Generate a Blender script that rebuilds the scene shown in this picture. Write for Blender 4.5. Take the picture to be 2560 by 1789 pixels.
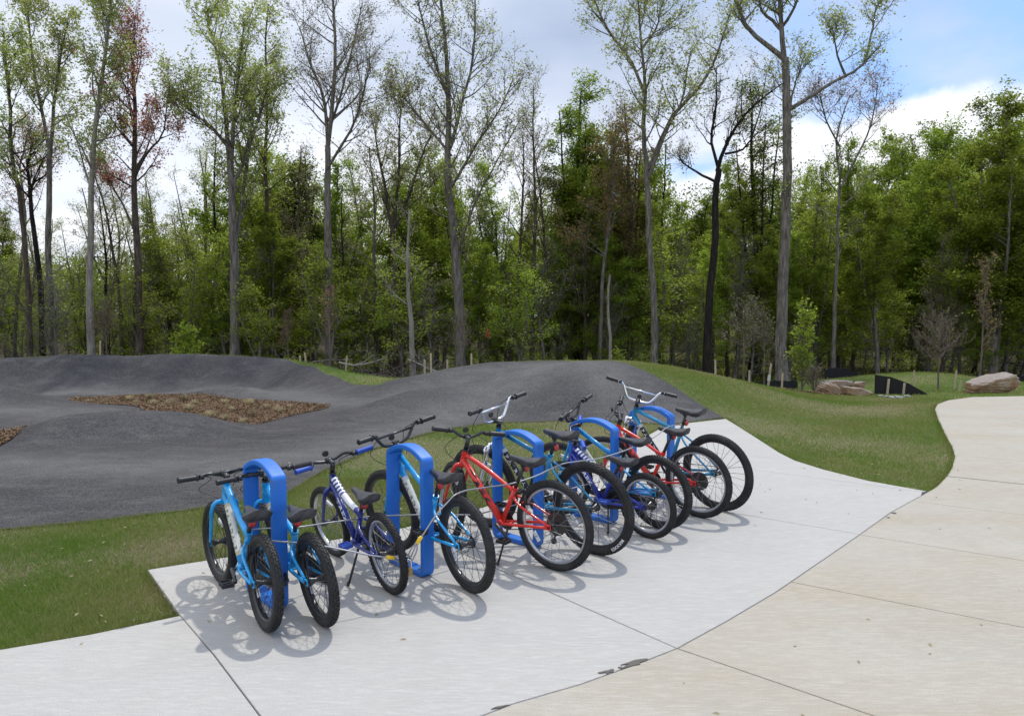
import bpy, bmesh, math, random
import numpy as np
from mathutils import Vector, Matrix
from mathutils.geometry import delaunay_2d_cdt
R = math.radians
S = bpy.context.scene
COL = S.collection
for o in list(bpy.data.objects):
    bpy.data.objects.remove(o)

# ------------------------------------------------------------------ camera
FPX, CX, CY, EYE = 1875 * 2296 / 2560, 1148.0, 802.25, 1.7     # focal length and centre in units of a 2296 px wide picture
PITCH = math.atan((894.5 - 780) / 1875)
cam = bpy.data.objects.new('camera', bpy.data.cameras.new('camera'))
COL.objects.link(cam)
cam.location = (0, 0, EYE)
cam.rotation_euler = (R(90) - PITCH, 0, 0)
cam.data.sensor_fit = 'HORIZONTAL'
cam.data.sensor_width = 36
cam.data.lens = 36 * 1875 / 2560
cam.data.clip_start = .05
cam.data.clip_end = 1500
S.camera = cam

# ------------------------------------------------------------------ sky and sun
SUN_EL, SUN_AZ = R(62), R(27)          # azimuth to the right of the view direction (+Y)
w = bpy.data.worlds.new('World')
S.world = w
w.use_nodes = True
nt = w.node_tree
nt.nodes.clear()


def N(tree, kind, **kw):
    n = tree.nodes.new(kind)
    for k, v in kw.items():
        if hasattr(n, k):
            setattr(n, k, v)
        else:
            n.inputs[k.replace('_', ' ')].default_value = v
    return n


def math_node(tree, op, a, b=None, clamp=False):
    n = tree.nodes.new('ShaderNodeMath')
    n.operation = op
    n.use_clamp = clamp
    for i, v in enumerate((a, b)):
        if v is None:
            continue
        if isinstance(v, (int, float)):
            n.inputs[i].default_value = v
        else:
            tree.links.new(v, n.inputs[i])
    return n.outputs[0]


def ramp(tree, fac, stops, interp='LINEAR'):
    n = tree.nodes.new('ShaderNodeValToRGB')
    n.color_ramp.interpolation = interp
    els = n.color_ramp.elements
    while len(els) < len(stops):
        els.new(.5)
    for e, (p, c) in zip(els, stops):
        e.position = p
        e.color = (c, c, c, 1) if isinstance(c, (int, float)) else (*c, 1)
    tree.links.new(fac, n.inputs[0])
    return n.outputs[0]


def mix(tree, fac, a, b, blend='MIX'):
    n = tree.nodes.new('ShaderNodeMix')
    n.data_type = 'RGBA'
    n.blend_type = blend
    for i, v in ((0, fac), (6, a), (7, b)):
        if isinstance(v, (int, float)):
            n.inputs[i].default_value = v
        elif isinstance(v, tuple):
            n.inputs[i].default_value = (*v, 1)
        else:
            tree.links.new(v, n.inputs[i])
    return n.outputs[2]


sky = nt.nodes.new('ShaderNodeTexSky')
sky.sky_type = 'NISHITA'
sky.sun_disc = False
sky.sun_elevation = SUN_EL
sky.sun_rotation = SUN_AZ
tc = nt.nodes.new('ShaderNodeTexCoord')
sx = nt.nodes.new('ShaderNodeSeparateXYZ')
nt.links.new(tc.outputs['Generated'], sx.inputs[0])
dx, dy, dz = sx.outputs
# cloud layer: directions projected on a plane overhead
zz = math_node(nt, 'ADD', math_node(nt, 'MAXIMUM', dz, 0.0), .22)
cmb = nt.nodes.new('ShaderNodeCombineXYZ')
nt.links.new(math_node(nt, 'DIVIDE', dx, zz), cmb.inputs[0])
nt.links.new(math_node(nt, 'DIVIDE', dy, zz), cmb.inputs[1])
mp = nt.nodes.new('ShaderNodeMapping')
mp.inputs['Location'].default_value = (3.1, 7.7, 0)
nt.links.new(cmb.outputs[0], mp.inputs[0])
n1 = N(nt, 'ShaderNodeTexNoise', Scale=1.1, Detail=8.0, Roughness=.52)
n2 = N(nt, 'ShaderNodeTexNoise', Scale=.75, Detail=6.0, Roughness=.5)
nt.links.new(mp.outputs[0], n1.inputs['Vector'])
mp2 = nt.nodes.new('ShaderNodeMapping')
mp2.inputs['Location'].default_value = (9.4, -2.2, 4)
nt.links.new(cmb.outputs[0], mp2.inputs[0])
nt.links.new(mp2.outputs[0], n2.inputs['Vector'])
# an open, blue stretch of the sky to the right; overcast to the left
azr = math_node(nt, 'DIVIDE', dx, math_node(nt, 'ADD', math_node(nt, 'ABSOLUTE', dy), .35))
bias = ramp(nt, math_node(nt, 'ADD', math_node(nt, 'MULTIPLY', azr, .5), .5), [(.0, .28), (.5, .24), (.60, .10), (.68, -.06), (.82, -.10), (1, .02)])
cover = ramp(nt, math_node(nt, 'ADD', n1.outputs[0], bias), [(.50, 0.0), (.66, 1.0)])
# the far cumulus bank low on the right
nv = N(nt, 'ShaderNodeTexNoise', Scale=7.0, Detail=6.0, Roughness=.55)
nt.links.new(tc.outputs['Generated'], nv.inputs['Vector'])
nw = N(nt, 'ShaderNodeTexNoise', Scale=2.2, Detail=2.0)
nt.links.new(tc.outputs['Generated'], nw.inputs['Vector'])
edge = math_node(nt, 'ADD', math_node(nt, 'MULTIPLY', nv.outputs[0], .10), math_node(nt, 'MULTIPLY', nw.outputs[0], .16))
edge = math_node(nt, 'ADD', edge, math_node(nt, 'ADD', math_node(nt, 'MULTIPLY', azr, .14), .035))
bank = ramp(nt, math_node(nt, 'ADD', math_node(nt, 'SUBTRACT', edge, dz), .5), [(.495, 0.0), (.508, 1.0)])
grey = ramp(nt, n2.outputs[0], [(.36, (3.1, 3.7, 4.9)), (.47, (5.2, 5.7, 6.8)), (.60, (6.6, 6.85, 7.4))])
darkl = ramp(nt, math_node(nt, 'ADD', dz, math_node(nt, 'MULTIPLY', nw.outputs[0], .15)), [(.06, (4.1, 4.35, 4.9)), (.24, (5.2, 5.4, 5.9)), (.41, (2.2, 2.75, 3.8)), (.62, (6.8, 7.0, 7.5)), (.9, (8.2, 8.3, 8.6))])  # cloud tone by height; unseen upper sky brightened to add fill light
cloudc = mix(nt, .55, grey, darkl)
bankc = ramp(nt, nv.outputs[0], [(.38, (4.9, 5.3, 6.2)), (.58, (6.4, 6.5, 6.8))])
blue = mix(nt, .7, sky.outputs[0], (1.75, 3.3, 6.6))
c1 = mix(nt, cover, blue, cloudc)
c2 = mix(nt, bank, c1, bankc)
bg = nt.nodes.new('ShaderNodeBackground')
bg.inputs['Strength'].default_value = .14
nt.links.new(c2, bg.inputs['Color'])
out = nt.nodes.new('ShaderNodeOutputWorld')
nt.links.new(bg.outputs[0], out.inputs[0])

sun = bpy.data.objects.new('sun', bpy.data.lights.new('sun', 'SUN'))
COL.objects.link(sun)
sun.data.energy = 2.0
sun.data.angle = R(1.2)
sun.data.color = (1, .955, .88)
sun.location = (8, 14, 40)
d = Vector((math.sin(SUN_AZ) * math.cos(SUN_EL), math.cos(SUN_AZ) * math.cos(SUN_EL), math.sin(SUN_EL)))
sun.rotation_euler = d.to_track_quat('Z', 'Y').to_euler()
S.view_settings.view_transform = 'Standard'
S.view_settings.look = 'None'
S.view_settings.exposure = 0.38
S.view_settings.gamma = 1
S.view_settings.use_curve_mapping = False
S.cycles.max_bounces = 8
S.cycles.transparent_max_bounces = 8
S.cycles.sample_clamp_indirect = 6

# ------------------------------------------------------------------ geometry helpers
_f = np.array([0, math.cos(PITCH), -math.sin(PITCH)])
_u = np.array([0, math.sin(PITCH), math.cos(PITCH)])


def at(px, py, y):
    """the point seen at (px, py) of the 2296 px wide photograph, y metres ahead"""
    v = _f + np.array([(px - CX) / FPX, 0, 0]) - _u * ((py - CY) / FPX)
    return np.array([0, 0, EYE]) + v * (y / v[1])


def gnd(px, py, z=0.0):
    v = _f + np.array([(px - CX) / FPX, 0, 0]) - _u * ((py - CY) / FPX)
    return np.array([0, 0, EYE]) + v * ((z - EYE) / v[2])


def link(o, parent=None):
    COL.objects.link(o)
    if parent is not None:
        o.parent = parent
    return o


def tag(o, label=None, cat=None, group=None, kind=None):
    for k, v in (('label', label), ('category', cat), ('group', group), ('kind', kind)):
        if v:
            o[k] = v
    return o


def empty(name, loc=(0, 0, 0), rot=(0, 0, 0)):
    o = bpy.data.objects.new(name, None)
    o.location = loc
    o.rotation_euler = rot
    o.empty_display_size = .1
    return link(o)


def np_mesh(name, verts, polys, mats, smooth=False, mat_idx=None):
    """polys: list of (n,k) int arrays"""
    me = bpy.data.meshes.new(name)
    verts = np.asarray(verts, np.float32)
    me.vertices.add(len(verts))
    me.vertices.foreach_set('co', verts.ravel())
    loops = np.concatenate([p.ravel() for p in polys]).astype(np.int32)
    sizes = np.concatenate([np.full(len(p), p.shape[1], np.int32) for p in polys])
    me.loops.add(len(loops))
    me.loops.foreach_set('vertex_index', loops)
    me.polygons.add(len(sizes))
    me.polygons.foreach_set('loop_start', np.concatenate([[0], np.cumsum(sizes)[:-1]]).astype(np.int32))
    if mat_idx is not None:
        me.polygons.foreach_set('material_index', np.asarray(mat_idx, np.int32))
    me.polygons.foreach_set('use_smooth', np.full(len(sizes), bool(smooth)))
    for m in (mats if isinstance(mats, (list, tuple)) else [mats]):
        me.materials.append(m)
    me.update(calc_edges=True)
    return me


def frames(pts):
    pts = np.asarray(pts, float)
    t = np.gradient(pts, axis=0)
    t /= np.linalg.norm(t, axis=1)[:, None] + 1e-9
    a = np.array([0, 0, 1.0]) if abs(t[0][2]) < .9 else np.array([1.0, 0, 0])
    n = np.cross(t[0], a)
    n /= np.linalg.norm(n)
    ns = [n]
    for i in range(1, len(pts)):
        n = n - t[i] * (n @ t[i])
        n /= np.linalg.norm(n) + 1e-9
        ns.append(n)
    ns = np.array(ns)
    return t, ns, np.cross(t, ns)


def smooth_path(pts, n):
    """Catmull-Rom through pts"""
    p = np.asarray(pts, float)
    if len(p) < 3:
        return np.array([p[0] + (p[-1] - p[0]) * k / (n - 1) for k in range(n)])
    q = np.vstack([2 * p[0] - p[1], p, 2 * p[-1] - p[-2]])
    out = []
    m = len(p) - 1
    for k in range(n):
        s = k / (n - 1) * m
        i = min(int(s), m - 1)
        f = s - i
        a, b, c, e = q[i], q[i + 1], q[i + 2], q[i + 3]
        out.append(.5 * (2 * b + (c - a) * f + (2 * a - 5 * b + 4 * c - e) * f * f + (3 * b - a - 3 * c + e) * f ** 3))
    return np.array(out)


class MB:
    """collects shapes; build() links them as one mesh"""

    def __init__(s):
        s.v, s.q, s.n, s.sm = [], [], 0, []

    def add(s, v, polys, smooth=True):
        v = np.asarray(v, float)
        for p in polys:
            s.q.append((np.asarray(p, int) + s.n, smooth))
        s.v.append(v)
        s.n += len(v)
        return s

    def tube(s, pts, r, sides=10, cap=True, smooth=True):
        pts = np.asarray(pts, float)
        r = np.broadcast_to(np.asarray(r, float), (len(pts),)) if np.ndim(r) < 2 else r
        t, a, b = frames(pts)
        th = np.arange(sides) / sides * 2 * math.pi
        ring = np.cos(th)[None, :, None] * a[:, None] + np.sin(th)[None, :, None] * b[:, None]
        v = (pts[:, None] + ring * r[:, None, None]).reshape(-1, 3)
        m = len(pts)
        i = np.arange(m - 1)[:, None] * sides
        j = np.arange(sides)[None]
        k = (j + 1) % sides
        quads = np.stack([i + j, i + k, i + sides + k, i + sides + j], -1).reshape(-1, 4)
        s.add(v, [quads], smooth)
        if cap:
            base = s.n - len(v)
            s.q.append((np.array([np.arange(sides)[::-1] + base]), False))
            s.q.append((np.array([np.arange(sides) + base + (m - 1) * sides]), False))
        return s

    def cyl(s, a, b, r, sides=12, smooth=True):
        return s.tube([a, b], r, sides, True, smooth)

    def box(s, c, size, rot=None, bev=0):
        h = np.array(size) / 2
        v = np.array([[x, y, z] for x in (-1, 1) for y in (-1, 1) for z in (-1, 1)]) * h
        if rot is not None:
            v = v @ np.array(rot).T
        f = np.array([[0, 1, 3, 2], [4, 6, 7, 5], [0, 4, 5, 1], [2, 3, 7, 6], [0, 2, 6, 4], [1, 5, 7, 3]])
        return s.add(v + np.array(c), [f], False)

    def loft(s, rings, smooth=True, cap=True, close=False):
        rings = [np.asarray(r, float) for r in rings]
        k = len(rings[0])
        v = np.concatenate(rings)
        m = len(rings)
        i = np.arange(m if close else m - 1)[:, None] * k
        j = np.arange(k)[None]
        jj = (j + 1) % k
        nx = (i + k) % (m * k)
        s.add(v, [np.stack([i + j, i + jj, nx + jj, nx + j], -1).reshape(-1, 4)], smooth)
        if cap and not close:
            base = s.n - len(v)
            s.q.append((np.array([np.arange(k)[::-1] + base]), False))
            s.q.append((np.array([np.arange(k) + base + (m - 1) * k]), False))
        return s

    def mesh(s, name, mat):
        bysize = {}
        order = []
        v = np.concatenate(s.v)
        loops, sizes, sm = [], [], []
        for p, f in s.q:
            loops.append(p.ravel())
            sizes.append(np.full(len(p), p.shape[1]))
            sm.append(np.full(len(p), f))
        me = bpy.data.meshes.new(name)
        me.vertices.add(len(v))
        me.vertices.foreach_set('co', v.astype(np.float32).ravel())
        loops = np.concatenate(loops).astype(np.int32)
        sizes = np.concatenate(sizes).astype(np.int32)
        me.loops.add(len(loops))
        me.loops.foreach_set('vertex_index', loops)
        me.polygons.add(len(sizes))
        me.polygons.foreach_set('loop_start', np.concatenate([[0], np.cumsum(sizes)[:-1]]).astype(np.int32))
        me.polygons.foreach_set('use_smooth', np.concatenate(sm).astype(bool))
        me.materials.append(mat)
        me.update(calc_edges=True)
        return me

    def build(s, name, mat, parent=None):
        return link(bpy.data.objects.new(name, s.mesh(name, mat)), parent)


def bevel_mod(o, w=.004, seg=2):
    m = o.modifiers.new('bevel', 'BEVEL')
    m.width = w
    m.segments = seg
    m.limit_method = 'ANGLE'
    return o


def copy_tree(o, parent=None):
    c = o.copy()
    COL.objects.link(c)
    if parent is not None:
        c.parent = parent
    for ch in list(o.children):
        copy_tree(ch, c)
    return c


def in_poly(px, py, poly):
    inside = np.zeros(len(px), bool)
    n = len(poly)
    for i in range(n):
        x1, y1 = poly[i][:2]
        x2, y2 = poly[(i + 1) % n][:2]
        if y1 == y2:
            continue
        c = ((y1 > py) != (y2 > py)) & (px < (x2 - x1) * (py - y1) / (y2 - y1) + x1)
        inside ^= c
    return inside


# ------------------------------------------------------------------ materials
def mat(name, color=(.5, .5, .5), rough=.6, metal=0.0, spec=.5, coat=0.0):
    m = bpy.data.materials.new(name)
    m.use_nodes = True
    b = m.node_tree.nodes['Principled BSDF']
    b.inputs['Base Color'].default_value = (*color, 1)
    b.inputs['Roughness'].default_value = rough
    b.inputs['Metallic'].default_value = metal
    b.inputs['Specular IOR Level'].default_value = spec
    b.inputs['Coat Weight'].default_value = coat
    b.inputs['Coat Roughness'].default_value = .08
    return m


def bsdf(m):
    return m.node_tree.nodes['Principled BSDF']


def coords(t, kind='Object', scale=(1, 1, 1), rot=(0, 0, 0)):
    tc = t.nodes.new('ShaderNodeTexCoord')
    mp = t.nodes.new('ShaderNodeMapping')
    mp.inputs['Scale'].default_value = scale
    mp.inputs['Rotation'].default_value = rot
    t.links.new(tc.outputs[kind], mp.inputs[0])
    return mp.outputs[0]


def world_coords(t, scale=(1, 1, 1), rot=(0, 0, 0)):
    g = t.nodes.new('ShaderNodeNewGeometry')
    mp = t.nodes.new('ShaderNodeMapping')
    mp.inputs['Scale'].default_value = scale
    mp.inputs['Rotation'].default_value = rot
    t.links.new(g.outputs['Position'], mp.inputs[0])
    return mp.outputs[0]


def noise(t, vec, scale, detail=4.0, rough=.55, dist=0.0):
    n = N(t, 'ShaderNodeTexNoise', Scale=scale, Detail=detail, Roughness=rough, Distortion=dist)
    t.links.new(vec, n.inputs['Vector'])
    return n.outputs[0]


def bump(m, height, strength=.3, dist=.01):
    t = m.node_tree
    b = t.nodes.new('ShaderNodeBump')
    b.inputs['Strength'].default_value = strength
    b.inputs['Distance'].default_value = dist
    t.links.new(height, b.inputs['Height'])
    t.links.new(b.outputs[0], bsdf(m).inputs['Normal'])


def paint(name, color, rough=.28):
    """slightly mottled, dusty gloss paint"""
    m = mat(name, color, rough, 0, .5, .35)
    t = m.node_tree
    v = coords(t)
    n = noise(t, v, 14, 5)
    t.links.new(ramp(t, n, [(.35, tuple(c * .86 for c in color)), (.65, tuple(min(1, c * 1.06 + .004) for c in color))]), bsdf(m).inputs['Base Color'])
    t.links.new(ramp(t, noise(t, v, 30, 5), [(.3, rough * .8), (.75, rough * 1.7)]), bsdf(m).inputs['Roughness'])
    return m


M = {}
M['sky_blue'] = paint('sky_blue_paint', (.010, .34, .74))
M['teal_blue'] = paint('teal_blue_paint', (.014, .24, .46))
M['navy'] = paint('navy_paint', (.012, .032, .24))
M['royal'] = paint('royal_paint', (.010, .030, .34))
M['red'] = paint('red_paint', (.72, .026, .014))
M['rack'] = mat('rack_blue_paint', (.010, .155, .60), .5)
M['cream'] = mat('cream_panel', (.62, .62, .54), .4)
M['white'] = mat('white_print', (.75, .76, .78), .4)
M['black_print'] = mat('black_print', (.012, .012, .014), .35)
M['dark_print'] = mat('dark_print', (.05, .06, .07), .4)
M['rubber'] = mat('rubber', (.012, .012, .0135), .62, 0, .4)
M['plastic'] = mat('black_plastic', (.018, .018, .02), .45)
M['black_metal'] = mat('black_metal', (.018, .018, .02), .3, 0, .6)
M['chrome'] = mat('chrome', (.72, .73, .75), .16, 1)
M['alloy'] = mat('alloy', (.58, .59, .61), .32, 1)
M['spoke'] = mat('spoke_steel', (.25, .25, .26), .35, .9)
M['steel'] = mat('galvanised_cable', (.34, .345, .36), .42, .7)
M['brass'] = mat('brass', (.36, .25, .10), .42, 1)
M['yellow'] = mat('yellow_plastic', (.80, .52, .02), .4)
M['reflector'] = mat('red_reflector', (.42, .008, .008), .14, 0, .6, .5)
M['clear_reflector'] = mat('clear_reflector', (.72, .74, .76), .18, 0, .6, .4)
M['saddle'] = mat('saddle_vinyl', (.030, .030, .034), .48)
M['blue_rubber'] = mat('blue_rubber', (.02, .085, .46), .5)
M['cog'] = mat('dark_cog', (.10, .095, .09), .42, .8)
t = M['rack'].node_tree
v = coords(t)
t.links.new(ramp(t, noise(t, v, 5, 6, .6), [(.35, (.010, .145, .57)), (.65, (.014, .165, .62))]), bsdf(M['rack']).inputs['Base Color'])
t.links.new(ramp(t, noise(t, v, 40, 5, .7), [(.3, .44), (.75, .60)]), bsdf(M['rack']).inputs['Roughness'])
c = bsdf(M['rack']).inputs['Base Color'].links[0].from_socket
c = mix(t, ramp(t, noise(t, coords(t, 'Object', (60, 60, 5)), 1.0, 4, .7), [(.66, 0.0), (.72, .5)]), c, (.10, .27, .66))
c = mix(t, ramp(t, noise(t, coords(t, 'Object', (8, 50, 30)), 1.0, 5, .75), [(.68, 0.0), (.74, .7)]), c, (.20, .24, .30))
c = mix(t, ramp(t, noise(t, v, 9, 6, .7), [(.52, 0.0), (.75, .45)]), c, (.10, .14, .24))
t.links.new(c, bsdf(M['rack']).inputs['Base Color'])
for k in ('rubber', 'saddle'):
    t = M[k].node_tree
    v = coords(t)
    c = bsdf(M[k]).inputs['Base Color'].default_value[:3]
    t.links.new(ramp(t, noise(t, v, 22, 5), [(.35, tuple(x * .8 for x in c)), (.7, tuple(x * 2.0 for x in c))]), bsdf(M[k]).inputs['Base Color'])
    if k == 'rubber':                                          # dried dust on the tyres
        t.links.new(mix(t, ramp(t, noise(t, v, 7, 6, .7), [(.48, 0.0), (.75, .4)]), ramp(t, noise(t, v, 22, 5), [(.35, (.010, .010, .011)), (.7, (.024, .024, .026))]), (.085, .075, .062)), bsdf(M[k]).inputs['Base Color'])
    bump(M[k], noise(t, v, 240, 3), .25, .001)


def ground_mats():
    # turf
    m = mat('turf_soil', rough=.95, spec=.1)
    t = m.node_tree
    p = world_coords(t)
    n_big = noise(t, p, .55, 5, .6)
    n_mid = noise(t, p, 5, 6, .65)
    n_fine = noise(t, p, 60, 4, .7)
    g = ramp(t, n_big, [(.36, (.075, .145, .022)), (.5, (.105, .16, .034)), (.62, (.185, .195, .08))])
    g = mix(t, ramp(t, n_mid, [(.45, 0.0), (.75, .7)]), g, (.21, .185, .10))
    g = mix(t, ramp(t, n_fine, [(.3, .75), (.6, 0.0)]), g, (.040, .050, .016))
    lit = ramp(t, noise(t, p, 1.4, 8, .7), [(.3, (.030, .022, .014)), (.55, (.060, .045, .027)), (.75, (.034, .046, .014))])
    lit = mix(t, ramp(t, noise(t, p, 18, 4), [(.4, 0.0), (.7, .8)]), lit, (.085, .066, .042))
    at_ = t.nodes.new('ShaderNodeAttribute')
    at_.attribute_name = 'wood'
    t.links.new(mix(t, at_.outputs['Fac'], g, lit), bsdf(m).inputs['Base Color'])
    bump(m, n_fine, .7, .03)
    M['turf'] = m
    # asphalt
    m = mat('asphalt', rough=.92, spec=.08)
    t = m.node_tree
    p = world_coords(t)
    big = noise(t, p, .8, 5, .6)
    scuff = noise(t, world_coords(t, (1, 2.6, 1), (0, 0, R(30))), 1.7, 6, .6, .4)
    fine = noise(t, p, 75, 3, .85)
    mid = noise(t, p, 17, 6, .75)
    c = ramp(t, big, [(.3, (.050, .048, .050)), (.7, (.088, .084, .086))])
    c = mix(t, ramp(t, scuff, [(.48, 0.0), (.70, .75)]), c, (.13, .125, .122))
    c = mix(t, ramp(t, mid, [(.32, .75), (.55, 0.0)]), c, (.030, .030, .031))
    c = mix(t, ramp(t, fine, [(.52, 0.0), (.64, .6)]), c, (.22, .212, .205))
    c = mix(t, ramp(t, fine, [(.34, .65), (.48, 0.0)]), c, (.024, .024, .025))
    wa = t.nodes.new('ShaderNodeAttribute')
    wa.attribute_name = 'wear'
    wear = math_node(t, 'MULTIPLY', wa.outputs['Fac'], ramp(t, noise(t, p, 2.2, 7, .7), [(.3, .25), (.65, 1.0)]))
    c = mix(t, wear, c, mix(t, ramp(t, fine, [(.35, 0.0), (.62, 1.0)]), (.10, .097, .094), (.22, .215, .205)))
    t.links.new(c, bsdf(m).inputs['Base Color'])
    bump(m, mix(t, .5, fine, mid), .9, .02)
    M['asphalt'] = m
    # mulch
    m = mat('mulch_soil', rough=.95, spec=.1)
    t = m.node_tree
    p = world_coords(t)
    c = ramp(t, noise(t, p, 26, 6, .75), [(.3, (.075, .048, .030)), (.5, (.155, .100, .062)), (.7, (.225, .155, .10))])
    c = mix(t, ramp(t, noise(t, p, .9, 4), [(.45, 0.0), (.7, .5)]), c, (.13, .095, .058))
    t.links.new(c, bsdf(m).inputs['Base Color'])
    bump(m, noise(t, p, 40, 5, .7), .9, .04)
    M['mulch'] = m

    def concrete(name, base, stain, amount, ang):
        m = mat(name, rough=.85, spec=.3)
        t = m.node_tree
        p = world_coords(t)
        broom = noise(t, world_coords(t, (9, 190, 1), (0, 0, ang)), 1.0, 3, .6)
        streak = noise(t, world_coords(t, (.8, 7, 1), (0, 0, ang)), 1.0, 6, .65)
        cl = noise(t, p, .9, 6, .6, .3)
        fine = noise(t, p, 170, 2, .7)
        pit = noise(t, p, 34, 4, .7)
        c = ramp(t, cl, [(.3, tuple(x * .90 for x in base)), (.7, tuple(x * 1.07 for x in base))])
        c = mix(t, ramp(t, streak, [(.3, .35), (.55, 0.0)]), c, tuple(x * .80 for x in base))
        c = mix(t, ramp(t, streak, [(.58, 0.0), (.8, .35)]), c, tuple(min(1, x * 1.18) for x in base))
        c = mix(t, ramp(t, noise(t, world_coords(t, (.55, 1.5, 1), (0, 0, ang)), 1.0, 6, .62), [(.40, 0.0), (.66, amount)]), c, stain)
        c = mix(t, ramp(t, noise(t, p, 3.2, 7, .7), [(.50, 0.0), (.75, amount * .7)]), c, tuple(x * .85 for x in stain))
        c = mix(t, ramp(t, fine, [(.38, .9), (.54, 0.0)]), c, tuple(x * .68 for x in base))
        c = mix(t, ramp(t, noise(t, world_coords(t, (10, 75, 1), (0, 0, ang)), 1.0, 5, .75), [(.40, .55), (.56, 0.0)]), c, tuple(x * .82 for x in base))
        c = mix(t, ramp(t, noise(t, world_coords(t, (9, 60, 1), (.4, 0, ang)), 1.0, 5, .75), [(.48, 0.0), (.62, .5)]), c, tuple(min(1, x * 1.10) for x in base))
        c = mix(t, ramp(t, pit, [(.24, .5), (.31, 0.0)]), c, tuple(x * .55 for x in base))
        c = mix(t, ramp(t, broom, [(.35, .42), (.55, 0.0)]), c, tuple(x * .70 for x in base))
        t.links.new(c, bsdf(m).inputs['Base Color'])
        bump(m, mix(t, .45, broom, fine), .45, .004)
        return m
    M['pad'] = concrete('pad_concrete', (.475, .46, .43), (.43, .395, .335), .30, R(-27))
    M['path'] = concrete('path_concrete', (.445, .412, .35), (.385, .305, .19), .70, R(14))
    m = mat('joint_filler', (.085, .078, .068), .9)
    M['filler'] = m


ground_mats()


def bark(name, c1, c2, c3):
    m = mat(name, rough=.9, spec=.2)
    t = m.node_tree
    v = coords(t, 'Object', (1, 1, .16))
    n = noise(t, v, 16, 5, .7)
    c = ramp(t, n, [(.35, c1), (.52, c2), (.68, c3)])
    c = mix(t, ramp(t, noise(t, coords(t), 1.1, 4), [(.45, 0.0), (.7, .5)]), c, tuple(x * .7 for x in c2))
    t.links.new(c, bsdf(m).inputs['Base Color'])
    bump(m, n, .7, .03)
    return m


M['bark_grey'] = bark('grey_bark', (.055, .047, .040), (.155, .138, .12), (.26, .235, .21))
M['bark_brown'] = bark('brown_bark', (.034, .027, .021), (.090, .070, .055), (.155, .128, .105))
M['bark_dark'] = bark('dark_bark', (.008, .007, .006), (.022, .018, .016), (.05, .042, .036))
M['bark_tan'] = bark('tan_bark', (.085, .066, .05), (.16, .13, .10), (.24, .20, .16))
M['bark_pale'] = bark('pale_bark', (.14, .12, .10), (.27, .245, .21), (.38, .35, .31))


def leafmat(name, c1, c2, c3, trans=.45, patch=None):
    m = bpy.data.materials.new(name)
    m.use_nodes = True
    t = m.node_tree
    t.nodes.clear()
    g = t.nodes.new('ShaderNodeNewGeometry')
    oi = t.nodes.new('ShaderNodeObjectInfo')
    c = ramp(t, g.outputs['Random Per Island'], [(.0, c1), (.5, c2), (1.0, c3)])
    if patch:
        p = world_coords(t)
        c = mix(t, ramp(t, noise(t, p, .8, 6, .65), [(.46, 0.0), (.64, .75)]), c, patch[0])
        c = mix(t, ramp(t, noise(t, world_coords(t, (1, 1, 1), (0, 0, .6)), .45, 5, .6), [(.36, .6), (.50, 0.0)]), c, patch[1])
    hsv = t.nodes.new('ShaderNodeHueSaturation')
    t.links.new(c, hsv.inputs['Color'])
    t.links.new(math_node(t, 'ADD', math_node(t, 'MULTIPLY', oi.outputs['Random'], .022), .484), hsv.inputs['Hue'])
    t.links.new(math_node(t, 'ADD', math_node(t, 'MULTIPLY', oi.outputs['Random'], .5), .75), hsv.inputs['Value'])
    df = t.nodes.new('ShaderNodeBsdfDiffuse')
    tr = t.nodes.new('ShaderNodeBsdfTranslucent')
    ms = t.nodes.new('ShaderNodeMixShader')
    ms.inputs[0].default_value = trans
    t.links.new(hsv.outputs[0], df.inputs[0])
    t.links.new(hsv.outputs[0], tr.inputs[0])
    t.links.new(df.outputs[0], ms.inputs[1])
    t.links.new(tr.outputs[0], ms.inputs[2])
    o = t.nodes.new('ShaderNodeOutputMaterial')
    t.links.new(ms.outputs[0], o.inputs[0])
    return m


M['leaf_spring'] = leafmat('spring_leaf', (.27,.33,.075), (.37,.43,.12), (.46,.50,.21), .6)
M['leaf_green'] = leafmat('green_leaf', (.145,.205,.020), (.215,.290,.032), (.29,.355,.065), .6)
M['leaf_deep'] = leafmat('deep_green_leaf', (.088,.125,.016), (.132,.182,.024), (.18,.225,.04), .6)
M['leaf_bright'] = leafmat('bright_leaf', (.23,.32,.025), (.31,.40,.045), (.38,.46,.10), .6)
M['leaf_red'] = leafmat('red_leaf', (.36,.14,.10), (.45,.21,.155), (.46,.33,.20), .6)
M['leaf_bud'] = leafmat('bud', (.23,.22,.10), (.31,.30,.14), (.34,.35,.18), .55)
M['leaf_rust'] = leafmat('rust_bud', (.19,.125,.05), (.25,.17,.07), (.21,.20,.06), .5)
M['blade'] = leafmat('grass_blade', (.125,.205,.028), (.18,.25,.048), (.34,.33,.15), .45, ((.27, .255, .10), (.095, .215, .02)))
M['straw'] = leafmat('dry_blade', (.34,.29,.16), (.44,.38,.23), (.50,.45,.30), .35)
M['chip'] = leafmat('mulch_chip', (.075,.050,.032), (.155,.102,.064), (.235,.165,.11), .0)

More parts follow.
